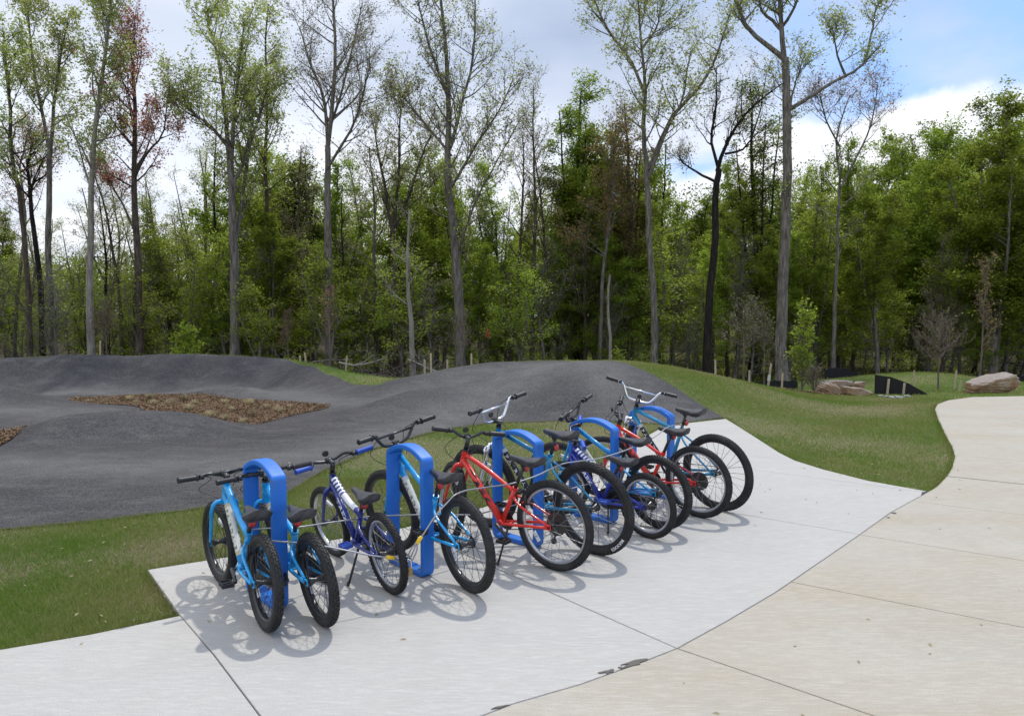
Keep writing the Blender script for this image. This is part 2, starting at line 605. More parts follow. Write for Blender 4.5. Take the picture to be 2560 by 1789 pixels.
# ------------------------------------------------------------------ terrain
CTRL = []
for x, y, z in [(-6, 2, 0), (-3, 2.5, 0), (0, 2.5, 0), (3, 2.5, 0), (6, 3, 0), (-3, 4.6, 0), (-1.2, 4.6, 0), (.2, 6, 0), (1.2, 7.2, 0), (2.5, 9, 0),
                (3.0, 11.3, 0), (2, 8, 0), (4, 6, 0), (6, 6, 0), (8, 8, 0), (6, 9, 0), (8, 12, 0), (7.3, 14.0, 0), (10, 15, 0), (13, 15, 0), (16, 12, 0), (16, 16, -.05), (5, 9.6, 0),
                (-8, 4, 0), (-12, 6, 0), (-16, 8, 0), (-16, 13, .1), (-16, 20.4, .45), (-20, 12, 0), (20, 8, 0), (20, 18, -.2),
                (-10, 23, -.4), (-4, 23, -.5), (0, 21.5, -.4), (-14, 23, -.4), (3.5, 20.5, -.55), (-10, 25, -1), (-3, 25, -1), (1, 25, -1), (5, 22.5, -.75), (16, 24, -.5), (12, 28, -1), (6, 28, -1)]:
    CTRL.append((x, y, z - .03))
for px, py in [(0, 1190), (200, 1172), (430, 1145), (640, 1110), (720, 1060), (830, 1010), (990, 965), (1110, 948), (1250, 946), (0, 1100), (300, 1080), (560, 1060), (700, 985), (850, 965), (300, 1000), (80, 1010), (1400, 946)]:
    q = gnd(px, py)
    CTRL.append((q[0], q[1], -.0))
for px, py, y in [
        # near left roller: foot, crest
        (300, 985, 10.03), (430, 981, 10.15), (160, 992, 9.85), (300, 923, 10.6), (430, 928, 10.75), (160, 932, 10.5), (60, 958, 10.35), (560, 962, 11.0), (0, 1000, 10.2), (-120, 985, 10.6),
        # left ridge
        (0, 930, 12.5), (150, 918, 13.2), (0, 863, 14.3), (70, 880, 14.4), (-120, 850, 14.3), (160, 904, 14.3), (290, 914, 13.8), (0, 905, 13.6), (-120, 900, 13.6),
        # front of the track towards the right
        (700, 948, 11.4), (850, 940, 11.7), (760, 925, 12.9), (680, 935, 12.9), (900, 905, 12.7), (900, 881, 13.2), (1000, 930, 12.2), (1000, 890, 12.8), (1000, 865, 13.5), (1100, 932, 12.35), (1100, 890, 12.9), (1100, 860, 13.4), (1110, 843, 13.9), (1200, 827, 14.0),
        (1250, 936, 12.15), (1250, 900, 12.6), (1250, 860, 13.1), (1250, 830, 13.7), (1260, 813, 14.4), (1400, 940, 12.0), (1400, 890, 12.6), (1400, 850, 13.2), (1420, 826, 14.0),
        # far roller behind the dip
        (900, 880, 16.0), (1000, 862, 16.3), (1100, 838, 16.5), (880, 852, 16.8), (1000, 829, 16.9), (1100, 814, 17.0), (1250, 811, 17.0),
        # berm: foot, face, crest
        (-60, 876, 19.15), (100, 876, 19.15), (300, 875, 19.2), (420, 874, 19.2), (-60, 852, 19.7), (100, 848, 19.8), (300, 845, 19.85), (450, 845, 19.85), (600, 848, 19.6), (-100, 819, 20.1), (0, 811, 20.1), (120, 806, 20.2), (230, 803, 20.2), (450, 804, 20.2), (640, 809, 20.2), (175, 804, 20.2), (340, 803, 20.2), (400, 803.5, 20.2), (510, 805, 20.2), (580, 806.5, 20.2), (400, 820, 20.0), (200, 821, 20.0), (580, 826, 19.9), (-60, 829, 19.9), (300, 820, 20.0), (500, 821, 20.0),
        (700, 823, 19.2), (750, 844, 18.0), (800, 864, 16.9), (850, 861, 16.8), (640, 862, 18.6), (700, 872, 17.6), (760, 882, 16.7), (820, 850, 20), (760, 832, 21), (870, 850, 19.5),
        # small roller before the berm
        (545, 866, 17.75), (470, 873, 17.7), (630, 876, 17.4), (690, 888, 16.6),
        # lawn to the right
        (1350, 810, 15), (1450, 816, 15.3), (1550, 832, 15.5), (1650, 852, 16), (1750, 873, 17), (1850, 884, 18), (1530, 880, 13), (1600, 925, 12.2),
        (1650, 890, 13.6), (1750, 900, 14.2), (1800, 950, 11.9), (1880, 900, 15.4), (1950, 950, 11.5), (2000, 1040, 8.4), (2060, 905, 14.5),
        (1960, 886, 17.4), (2100, 884, 17.4), (2260, 882, 17), (2000, 838, 24), (2100, 836, 25), (1900, 856, 23), (2200, 847, 24), (2100, 868, 20.5), (1930, 866, 20.8), (2280, 860, 21)]:
    CTRL.append(tuple(at(px, py, y)))
for px, y, z in [(300, 11.5, .0), (430, 11.7, -.06), (160, 11.4, .02), (300, 12.4, -.18), (430, 12.6, -.22), (550, 12.6, -.24), (0, 15.6, -.12), (-120, 15.6, -.1), (80, 15.4, -.18), (200, 15.6, -.24),
                 (480, 14, -.25), (600, 14, -.25), (350, 15.5, -.25), (480, 15.5, -.25), (600, 15.3, -.25), (300, 17.2, -.25), (420, 17.2, -.25), (530, 17.2, -.26), (640, 16.6, -.24), (700, 15.4, -.22), (545, 18.6, -.29), (640, 18.2, -.24), (100, 17.6, -.30), (0, 17.6, -.28), (200, 18.2, -.31), (350, 18.2, -.31),
                 (-100, 21.3, .25), (60, 21.3, .27), (230, 21.3, .28), (340, 21.3, .28), (430, 21.3, .28), (540, 21.3, .27), (640, 21.3, .20), (1000, 17.7, .27), (1100, 18.0, .36), (880, 17.6, .06), (1250, 18.2, .45), (820, 14.2, -.15), (900, 14.6, -.15), (1000, 15.0, -.06), (1110, 15.5, .13), (1190, 15.8, .36), (760, 14.4, -.2)]:
    CTRL.append(((px - CX) / FPX * y, y, z))
CTRL = np.array(CTRL)


def _tps_fit(P, lam=.0003):
    n = len(P)
    d2 = ((P[:, None, :2] - P[None, :, :2]) ** 2).sum(-1)
    K = .5 * d2 * np.log(d2 + 1e-9) + lam * n * np.eye(n)
    Q = np.c_[np.ones(n), P[:, :2]]
    A = np.block([[K, Q], [Q.T, np.zeros((3, 3))]])
    return np.linalg.solve(A, np.r_[P[:, 2], 0, 0, 0])


TPS = _tps_fit(CTRL)


def sstep(a, b, x):
    t = np.clip((x - a) / (b - a), 0, 1)
    return t * t * (3 - 2 * t)


def height(x, y):
    x = np.asarray(x, float)
    y = np.asarray(y, float)
    sh = x.shape
    xf, yf = x.ravel(), y.ravel()
    z = np.zeros(len(xf))
    xc, yc = np.clip(xf, -20, 20), np.clip(yf, 2, 27)
    for i in range(0, len(xf), 20000):
        d2 = (xc[i:i + 20000, None] - CTRL[None, :, 0]) ** 2 + (yc[i:i + 20000, None] - CTRL[None, :, 1]) ** 2
        z[i:i + 20000] = (.5 * d2 * np.log(d2 + 1e-9)) @ TPS[:-3] + TPS[-3] + TPS[-2] * xc[i:i + 20000] + TPS[-1] * yc[i:i + 20000]
    y0 = 22.0 + 2.5 * sstep(3.5, 7, xf)
    k = sstep(0, 5.0, yf - y0)
    far = -1.0 - .15 * sstep(30, 80, yf) + .05 * np.sin(xf * .9) * np.sin(yf * .7)
    z = z * (1 - k) + far * k
    k = sstep(15, 20, np.abs(xf)) * (1 - sstep(14, 18, yf))
    z = z * (1 - k) - .03 * k
    # paved area: the ground runs just under the slabs
    k = 1 - sstep(2.2, 3.4, yf)
    z = z * (1 - k) - .03 * k
    return z.reshape(sh)


def hz(x, y):
    return float(height(np.array([x]), np.array([y]))[0])


def ground():
    xs = np.concatenate([[-320, -220, -140, -90, -60, -40, -30, -25], np.arange(-20, 20.01, .25), [25, 30, 40, 60, 90, 140, 220, 320]])
    ys = np.concatenate([[-60, -25, -10, -4, 0], np.arange(1.5, 30.01, .25), np.arange(31, 60, 1.5), [64, 72, 84, 100, 130, 180, 260, 400]])
    X, Y = np.meshgrid(xs, ys)
    Z = height(X, Y)
    deep = np.ones(X.size, bool)                               # well inside the paving the soil lies lower than the asphalt
    for k in range(8):
        deep &= in_poly(X.ravel() + .4 * math.cos(k * .785), Y.ravel() + .4 * math.sin(k * .785), ASPHALT)
    Z = Z - .15 * deep.reshape(X.shape)
    nx, ny = len(xs), len(ys)
    i = (np.arange(ny - 1)[:, None] * nx + np.arange(nx - 1)[None]).ravel()
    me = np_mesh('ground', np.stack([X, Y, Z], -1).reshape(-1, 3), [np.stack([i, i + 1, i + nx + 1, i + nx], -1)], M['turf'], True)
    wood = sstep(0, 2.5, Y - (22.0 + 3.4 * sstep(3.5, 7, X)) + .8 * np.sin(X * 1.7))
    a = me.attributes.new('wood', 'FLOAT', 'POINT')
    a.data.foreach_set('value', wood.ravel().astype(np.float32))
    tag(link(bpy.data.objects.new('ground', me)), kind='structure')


def sheet(name, poly, m, off, step=.2, kind='structure'):
    poly = np.asarray(poly)[:, :2]
    q = []
    for i in range(len(poly)):
        a, b = poly[i], poly[(i + 1) % len(poly)]
        k = max(1, int(np.linalg.norm(b - a) / step))
        q += [a + (b - a) * j / k for j in range(k)]
    q = np.array(q)
    gx, gy = np.meshgrid(np.arange(q[:, 0].min(), q[:, 0].max(), step), np.arange(q[:, 1].min(), q[:, 1].max(), step))
    gx, gy = gx.ravel() + .013, gy.ravel() + .017
    ok = in_poly(gx, gy, q)
    pts = [Vector(p) for p in q] + [Vector((x, y)) for x, y in zip(gx[ok], gy[ok])]
    v, e, f, *_ = delaunay_2d_cdt(pts, [], [list(range(len(q)))], 1, 1e-5)
    v = np.array([tuple(p) for p in v])
    tri = np.array([t for t in f if len(t) == 3])
    z = height(v[:, 0], v[:, 1]) + off
    me = np_mesh(name, np.c_[v, z], [tri], m, True)
    return tag(link(bpy.data.objects.new(name, me)), kind=kind)


def curve_poly(pts, n=4):
    """closed smooth outline through points"""
    p = np.asarray(pts)[:, :2]
    m = len(p)
    out = []
    for i in range(m):
        a, b, c, e = p[i - 1], p[i], p[(i + 1) % m], p[(i + 2) % m]
        for k in range(n):
            f = k / n
            out.append(.5 * (2 * b + (c - a) * f + (2 * a - 5 * b + 4 * c - e) * f * f + (3 * b - a - 3 * c + e) * f ** 3))
    return np.array(out)


A_FRONT = [gnd(x, y) for x, y in [(-400, 1225), (0, 1190), (200, 1172), (430, 1145), (640, 1110), (720, 1060), (830, 1010), (990, 965), (1110, 949), (1230, 945), (1400, 946), (1500, 950), (1624, 938.5)]]
A_BACK = [at(*p) for p in [(1600, 925, 12.2), (1530, 880, 13), (1420, 825, 14.2), (1345, 809, 15.6), (1250, 808, 17.4), (1100, 812, 17.6), (1000, 827, 17.5), (900, 847, 17.2), (850, 861, 16.6), (800, 864, 17.0), (745, 843, 18.2), (700, 822, 19.4), (640, 808, 20.45), (450, 803, 20.5), (230, 802, 20.5), (120, 805, 20.5), (0, 810, 20.4), (-150, 818, 20.4), (-420, 830, 20), (-500, 900, 14)]]
ASPHALT = np.array([p[:2] for p in A_FRONT + A_BACK])
ground()
track = sheet('asphalt_track', ASPHALT, M['asphalt'], .014)
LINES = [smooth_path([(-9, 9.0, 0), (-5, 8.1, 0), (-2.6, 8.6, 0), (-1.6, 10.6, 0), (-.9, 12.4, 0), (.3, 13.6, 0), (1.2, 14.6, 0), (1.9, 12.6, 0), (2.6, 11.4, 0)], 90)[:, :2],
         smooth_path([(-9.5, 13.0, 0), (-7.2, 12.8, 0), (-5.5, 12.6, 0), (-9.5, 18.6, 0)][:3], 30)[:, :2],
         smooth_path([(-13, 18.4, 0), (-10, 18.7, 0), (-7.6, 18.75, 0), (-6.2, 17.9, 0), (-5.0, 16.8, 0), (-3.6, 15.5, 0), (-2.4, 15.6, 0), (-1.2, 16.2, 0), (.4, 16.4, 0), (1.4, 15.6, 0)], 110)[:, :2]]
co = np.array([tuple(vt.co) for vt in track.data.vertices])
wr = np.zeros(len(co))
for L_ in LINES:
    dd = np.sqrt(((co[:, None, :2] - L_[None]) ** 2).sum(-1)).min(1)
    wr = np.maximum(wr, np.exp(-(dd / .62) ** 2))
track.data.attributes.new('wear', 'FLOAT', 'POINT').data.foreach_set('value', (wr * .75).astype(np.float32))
MULCH = curve_poly([at(*p) for p in [(150, 893, 16.9), (250, 884, 17.55), (420, 886, 17.35), (560, 895, 16.7), (700, 910, 15.5), (738, 917, 15.0), (660, 938, 13.8), (560, 958, 12.6), (470, 952, 12.4), (380, 930, 12.9), (290, 914, 14.3)]], 5)
MULCH2 = curve_poly([at(*p) for p in [(0, 986, 10.9), (40, 993, 10.7), (44, 1000, 10.4), (20, 1012, 10.0), (-40, 1020, 9.8), (-200, 1010, 10), (-200, 985, 11)]], 5)
BED = curve_poly([at(*p) for p in [(1750, 868, 17.6), (1840, 872, 18), (1890, 884, 17.4), (1840, 886, 16.9), (1760, 880, 16.9), (1735, 872, 17.2)]], 5)
for nm, pl in (('mulch_island', MULCH), ('mulch_patch', MULCH2), ('mulch_bed', BED)):
    sheet(nm, pl, M['mulch'], .022, .15)

# ------------------------------------------------------------------ concrete slabs
s2 = lambda pts: np.array([gnd(x * .896875, y * .896875)[:2] for x, y in pts])
SEAM = s2([(1130, 1830), (1200, 1789), (1280, 1758), (1453, 1708), (1614.5, 1649.5), (1692.5, 1619), (1815, 1552), (1938, 1479.5), (2060.5, 1396), (2150, 1334.5), (2228, 1279), (2300, 1240), (2330, 1223)])
SEAM = np.vstack([SEAM[0] + (SEAM[0] - SEAM[1]) / np.linalg.norm(SEAM[0] - SEAM[1]) * k for k in (4.0, 2.2, 1.0)] + [SEAM])


def seam_at(px, py):
    q = s2([(px, py)])[0]
    return int(np.argmin(((SEAM - q) ** 2).sum(1)))


EDGE_R = s2([(1815, 1046), (1893, 1095), (1949, 1131), (1988, 1150.5), (2060, 1173), (2172, 1201), (2317, 1227.0)])
EDGE_B = s2([(368, 1423), (800, 1354), (1010, 1318), (1205, 1268), (1330, 1228), (1450, 1190), (1540, 1140), (1600, 1098), (1655, 1068), (1704, 1058.5)])
J1 = s2([(450, 1537), (535, 1635), (660, 1800)])
j1b = J1[2] + (J1[2] - J1[1]) * .8


def inset_slab(name, poly, m, parent, top=0.0, gap=.003):
    poly = np.asarray(poly)
    poly = poly[[np.linalg.norm(poly[i] - poly[i - 1]) > .03 for i in range(len(poly))]]
    n = len(poly)
    area = .5 * np.sum(poly[:, 0] * np.roll(poly[:, 1], -1) - np.roll(poly[:, 0], -1) * poly[:, 1])
    if area < 0:
        poly = poly[::-1]
    ins = []
    for i in range(n):
        a, b, c = poly[i - 1], poly[i], poly[(i + 1) % n]
        d1 = (b - a) / (np.linalg.norm(b - a) + 1e-9)
        d2 = (c - b) / (np.linalg.norm(c - b) + 1e-9)
        n1, n2_ = np.array([-d1[1], d1[0]]), np.array([-d2[1], d2[0]])
        k = n1 + n2_
        k = k / max(.35, (k @ k) / 2)
        ins.append(b + k * gap)
    bm = bmesh.new()
    vs = [bm.verts.new((p[0], p[1], top - .1)) for p in ins]
    f = bm.faces.new(vs)
    r = bmesh.ops.extrude_face_region(bm, geom=[f])
    bmesh.ops.translate(bm, vec=(0, 0, .1), verts=[e for e in r['geom'] if isinstance(e, bmesh.types.BMVert)])
    bmesh.ops.recalc_face_normals(bm, faces=bm.faces)
    te = [e for e in bm.edges if all(v.co.z > top - .001 for v in e.verts)]
    bmesh.ops.bevel(bm, geom=te, offset=.005, segments=2, affect='EDGES', profile=.5)
    me = bpy.data.meshes.new(name)
    bm.to_mesh(me)
    bm.free()
    me.materials.append(m)
    return link(bpy.data.objects.new(name, me), parent)


def lerp_edge(E, q):
    """insert the point of polyline E nearest to q, return index of segment and the point"""
    best = None
    for i in range(len(E) - 1):
        a, b = E[i], E[i + 1]
        t = np.clip(((q - a) @ (b - a)) / ((b - a) @ (b - a)), 0, 1)
        p = a + (b - a) * t
        dd = np.linalg.norm(p - q)
        if best is None or dd < best[0]:
            best = (dd, i, p)
    return best[1], best[2]


def cut(E, qa, qb):
    """stretch of polyline E between the points nearest qa and qb"""
    ia, pa = lerp_edge(E, qa)
    ib, pb = lerp_edge(E, qb)
    if ia <= ib:
        return np.vstack([pa, E[ia + 1:ib + 1], pb])
    return cut(E, qb, qa)[::-1]


pad = tag(empty('bike_pad'), kind='structure')
path = tag(empty('footpath'), kind='structure')
B_ALL = np.vstack([J1[::-1][1:], s2([(368, 1423)]), EDGE_B[1:], EDGE_R])       # left edge, back edge, right edge in one run
q = lambda x, y: s2([(x, y)])[0]
# pad slabs between the cross joints
cuts = [((660, 1800), (1000, 1850)), None]
j2b, j2f = lerp_edge(EDGE_B, q(1012, 1318))[1], q(1692.5, 1619)
j3b, j3f = lerp_edge(EDGE_B, q(1392, 1207))[1], q(2150, 1334.5)
j4b, j4f = q(1700, 1058.5), q(2306, 1236)
LEFT = np.vstack([j1b, J1[::-1][:-1], J1[0], EDGE_B[0]])


def pad_slab(back, front):
    inset_slab('slab', np.vstack([back, front]), M['pad'], pad)


seam_end = SEAM[0]
bk = cut(EDGE_B, EDGE_B[0], j2b)
pad_slab(np.vstack([j1b, J1[::-1], bk]), cut(SEAM, j2f, seam_end))
pad_slab(cut(EDGE_B, j2b, j3b), cut(SEAM, j3f, j2f))
j4b, j4f = lerp_edge(EDGE_B, q(1555, 1130))[1], q(2306, 1228.5)
j5b, j5f = lerp_edge(EDGE_B, q(1578, 1113))[1], lerp_edge(EDGE_R, q(1985, 1149))[1]
pad_slab(cut(EDGE_B, j3b, j4b), np.vstack([j4f, cut(SEAM, q(2306, 1238), j3f)]))
pad_slab(cut(EDGE_B, j4b, j5b), np.vstack([cut(EDGE_R, j5f, EDGE_R[-1]), j4f]))
pad_slab(cut(EDGE_B, j5b, EDGE_B[-1]), cut(EDGE_R, EDGE_R[0], j5f))
# walk to the left
wl = s2([(451.6, 1537), (223, 1584.7), (0, 1622), (-500, 1690)])
wk0 = np.vstack([J1, j1b])
inset_slab('slab', np.vstack([wl[:3], q(-500, 1690), q(-900, 1740), np.array([-6, 1.2]), j1b, J1[::-1][:-1]]), M['pad'], pad)
# the footpath
PL = s2([(2330, 1222), (2345, 1212), (2366, 1190), (2380, 1168), (2387, 1140), (2380, 1115), (2362, 1084), (2346, 1050), (2337, 1022), (2343, 1010), (2370, 1000), (2430, 992), (2560, 989.5), (2800, 987), (3300, 985)])
xr = 30


def far_r(a, b):
    """runs the joint a-b out to the right of the path"""
    d_ = (b - a) / np.linalg.norm(b - a)
    return a + d_ * 9.0


JP = [(q(1692.5, 1619), q(2189, 1789)), (q(1988, 1456), q(2560, 1567.5)), (q(2166, 1339), q(2560, 1401)), (q(2294.6, 1253.7), q(2560, 1287)), (q(2372.7, 1189.5), q(2560, 1209)), (q(2389, 1139), q(2560, 1151.6)), (q(2362, 1084), q(2560, 1091)), (q(2342, 1042), q(2560, 1046))]
ALLP = np.vstack([SEAM, PL])
prev_a, prev_b = SEAM[0], np.array([SEAM[0][0] + 12, SEAM[0][1] - 4.5])
for a, b in JP + [(PL[-1], None)]:
    fb = far_r(a, b) if b is not None else np.array([PL[-1][0], PL[-1][1] - 1.2])
    inset_slab('slab', np.vstack([cut(ALLP, prev_a, a), fb, prev_b]), M['path'], path)
    prev_a, prev_b = a, fb
PAVED = [np.vstack([j1b, J1[::-1], EDGE_B, EDGE_R, PL, np.array([30, 15]), np.array([30, 0]), SEAM[0]]), np.vstack([wl[:3], q(-900, 1740), np.array([-6, 1.2]), j1b, J1[::-1][:-1]])]
# dark filler in the joints, a sheet just under the slab tops
jm = MB()
jm.add(np.array([[-7, -3, -.024], [14, -3, -.024], [14, 3, -.024], [-7, 3, -.024]]), [np.array([[0, 1, 2, 3]])], False)


def strip(pts, wdt, z, mb):
    p = np.asarray(pts)
    t_ = np.gradient(p, axis=0)
    t_ /= np.linalg.norm(t_, axis=1)[:, None]
    n_ = np.c_[-t_[:, 1], t_[:, 0]] * wdt
    k = len(p)
    v = np.vstack([np.c_[p - n_, np.full(k, z)], np.c_[p + n_, np.full(k, z)]])
    i = np.arange(k - 1)
    mb.add(v, [np.stack([i, i + 1, i + k + 1, i + k], -1)], False)


jm = MB()
strip(SEAM, .02, -.012, jm)
strip(np.vstack([J1, j1b]), .02, -.0125, jm)
for a, b in ((j2b, j2f), (j3b, j3f), (j4b, j4f), (j5b, j5f)):
    strip([a, (a + b) / 2, b], .02, -.013, jm)
for a, b in JP:
    strip([a, (a + b) / 2, far_r(a, b)], .02, -.0135, jm)
jm.build('joint_filler', M['filler'], path)
# flakes of spalled concrete and filler along the seam
fm = mat('torn_filler', (.115, .104, .09), .95)
rng = random.Random(5)


def flake(px, py, w_, l_, rot_, label):
    c = gnd(px, py)
    v = []
    k = 13
    for i in range(k):
        a = i / k * 2 * math.pi
        r_ = rng.uniform(.35, 1.2)
        v.append((math.cos(a) * l_ * r_, math.sin(a) * w_ * r_))
    v = np.array(v)
    mb = MB()
    mb.loft([np.c_[v, np.full(k, .001)], np.c_[v * .92, np.full(k, .0035)]], False)
    o = mb.build('concrete_flake', fm)
    o.location = (c[0], c[1], .001)
    o.rotation_euler = (0, 0, rot_)
    tag(o, label, 'flake', 'flakes of torn joint filler along the curved seam')


for px, py, w_, l_, r_, lb in [(1424, 1486, .022, .095, .5, 'largest ragged grey flake of torn joint filler lying on the curved seam'), (1364, 1505, .022, .05, .35, 'small grey flake at the lower left of the largest flake on the seam'),
                               (1394, 1497, .016, .014, .9, 'tiny dark flake between the two larger flakes on the seam'), (1116, 1586, .012, .05, .35, 'thin grey sliver on the seam near the bottom edge'),
                               (2004, 1150, .022, .03, .8, 'grey scrap of filler beside the seam nearest the lawn corner'), (1992, 1160, .015, .017, .8, 'smaller brown scrap just below the grey scrap near the lawn corner')]:
    flake(px, py, w_, l_, r_, lb)

# ------------------------------------------------------------------ bike racks
def rack_mesh():
    hw, top, sag, t_, w_ = .225, .785, .052, .034, .088         # half width, shoulder height, arch rise, bar thickness, bar width
    c = []
    for k in range(7):                                         # bottom corners rounded
        a = math.pi + k / 6 * math.pi / 2
        c.append((-hw + .05 + .05 * math.cos(a), .05 + .05 * math.sin(a)))
    for k in range(7):
        a = 1.5 * math.pi + k / 6 * math.pi / 2
        c.append((hw - .05 + .05 * math.cos(a), .05 + .05 * math.sin(a)))
    c += [(hw, .2), (hw, .4), (hw, .6)]
    cr = .045
    for k in range(7):
        a = k / 6 * R(72)
        c.append((hw - cr + cr * math.cos(a), top - cr + cr * math.sin(a)))
    x0, z0 = c[-1]
    for k in range(1, 12):
        u = x0 + (-2 * x0) * k / 12
        c.append((u, z0 + sag * (1 - (u / x0) ** 2)))
    for k in range(6, -1, -1):
        a = k / 6 * R(72)
        c.append((-hw + cr - cr * math.cos(a), top - cr + cr * math.sin(a)))
    c += [(-hw, .6), (-hw, .4), (-hw, .2)]
    c = np.array(c)
    tg = np.roll(c, -1, 0) - np.roll(c, 1, 0)
    tg /= np.linalg.norm(tg, axis=1)[:, None]
    inn = np.c_[-tg[:, 1], tg[:, 0]]
    rings = []
    b = .0075
    h = w_ / 2
    prof = []
    for (sy, st, a0) in ((1, 0, -90), (1, 1, 0), (-1, 1, 90), (-1, 0, 180)):
        cy_ = (h - b) * sy
        ct = (t_ - b) if st else b
        for k in (-1, 0, 1, 2, 3, 4):                      # an arc with a support point on either side keeps the flats flat
            a = R(a0 + min(3, max(0, k)) * 30)
            py_, pt_ = cy_ + b * math.cos(a), ct + b * math.sin(a)
            if k == -1:
                py_, pt_ = py_ + math.sin(a) * .003, pt_ - math.cos(a) * .003
            if k == 4:
                py_, pt_ = py_ - math.sin(a) * .003, pt_ + math.cos(a) * .003
            prof.append((py_, pt_))
    for p, n_ in zip(c, inn):
        rings.append([(p[0] + n_[0] * tt, yy, p[1] + n_[1] * tt) for yy, tt in prof])
    return MB().loft(rings, True, False, True)


RACKS = [(-1.462, 4.37, 130, 'blue hoop rack between the two small light blue bicycles, nearest the lawn corner'), (-.678, 4.89, 130, 'blue hoop rack beside the brass padlock, behind the navy kick bicycle'),
         (.04, 5.475, 136, 'blue hoop rack directly behind the front red bicycle'), (.669, 6.10, 138, 'blue hoop rack between the royal blue bicycle and the pale-lettered light blue one'),
         (1.29, 6.88, 135, 'farthest blue hoop rack, behind the rear red bicycle')]
rm = rack_mesh()
me_r = rm.mesh('rack_hoop', M['rack'])
fx = MB()
fx.cyl((0, 0, .041), (0, 0, .048), .009, 6, False)
fx.cyl((0, 0, .034), (0, 0, .0425), .016, 12)
me_f = fx.mesh('anchor_bolt', M['alloy'])
for i, (x, y, a, lb) in enumerate(RACKS):
    r0 = empty('bike_rack', (x, y, .001), (0, 0, R(a)))
    tag(r0, lb, 'bike rack', 'blue hoop bike racks on the concrete pad')
    link(bpy.data.objects.new('hoop', me_r), r0)
    for sx_ in (-.13, .13):
        link(bpy.data.objects.new('anchor_bolt', me_f), r0).location = (sx_, 0, 0)

# ------------------------------------------------------------------ bicycles
_dg = None


def text_mesh(s, size, bold=.012, extra=1.0):
    cu = bpy.data.curves.new('lettering', 'FONT')
    cu.body = s
    cu.size = size
    cu.offset = bold * size
    cu.space_character = extra
    cu.resolution_u = 2
    o = bpy.data.objects.new('lettering', cu)
    COL.objects.link(o)
    dg = bpy.context.evaluated_depsgraph_get()
    me = bpy.data.meshes.new_from_object(o.evaluated_get(dg))
    bpy.data.objects.remove(o)
    v = np.array([p.co for p in me.vertices])
    f = [list(p.vertices) for p in me.polygons]
    bpy.data.meshes.remove(me)
    return v, f


def mapped_text(s, size, fn, material, parent, bold=.012, extra=1.0, name='lettering', copies=None):
    v, f = text_mesh(s, size, bold, extra)
    me = bpy.data.meshes.new(name)
    V, F = [], []
    for g in (copies or [fn]):
        b = len(V)
        V += [tuple(g(x, y)) for x, y, _ in v]
        F += [[i + b for i in p] for p in f]
    me.from_pydata(V, [], F)
    me.materials.append(material)
    me.update()
    return link(bpy.data.objects.new(name, me), parent)


def tyre_mb(Rw, r, knobs, rows, kw, kh):
    """tyre with tread blocks, axle along Y, centre at origin"""
    mb = MB()
    n = 72
    a = np.arange(n) / n * 2 * math.pi
    rings = []
    m = 12
    for t_ in a:
        ring = []
        for k in range(m):
            p = k / m * 2 * math.pi
            rr = Rw - r + r * .94 * math.cos(p)
            ring.append((math.cos(t_) * rr, r * .92 * math.sin(p), math.sin(t_) * rr))
        rings.append(ring)
    mb.loft(rings, True, False, True)
    rows = list(rows)
    for j, ph in enumerate(rows):
        for i in range(knobs):
            t_ = (i + (.5 if j % 2 else 0)) / knobs * 2 * math.pi
            er = np.array([math.cos(t_), 0, math.sin(t_)])
            et = np.array([-math.sin(t_), 0, math.cos(t_)])
            ey = np.array([0, 1, 0])
            nn = er * math.cos(ph) + ey * math.sin(ph)
            lt = -er * math.sin(ph) + ey * math.cos(ph)
            c = er * (Rw - r) + nn * (r * .965)
            mb.box(c, (kw[0], kw[1], kh), np.c_[et, lt, nn])
    return mb


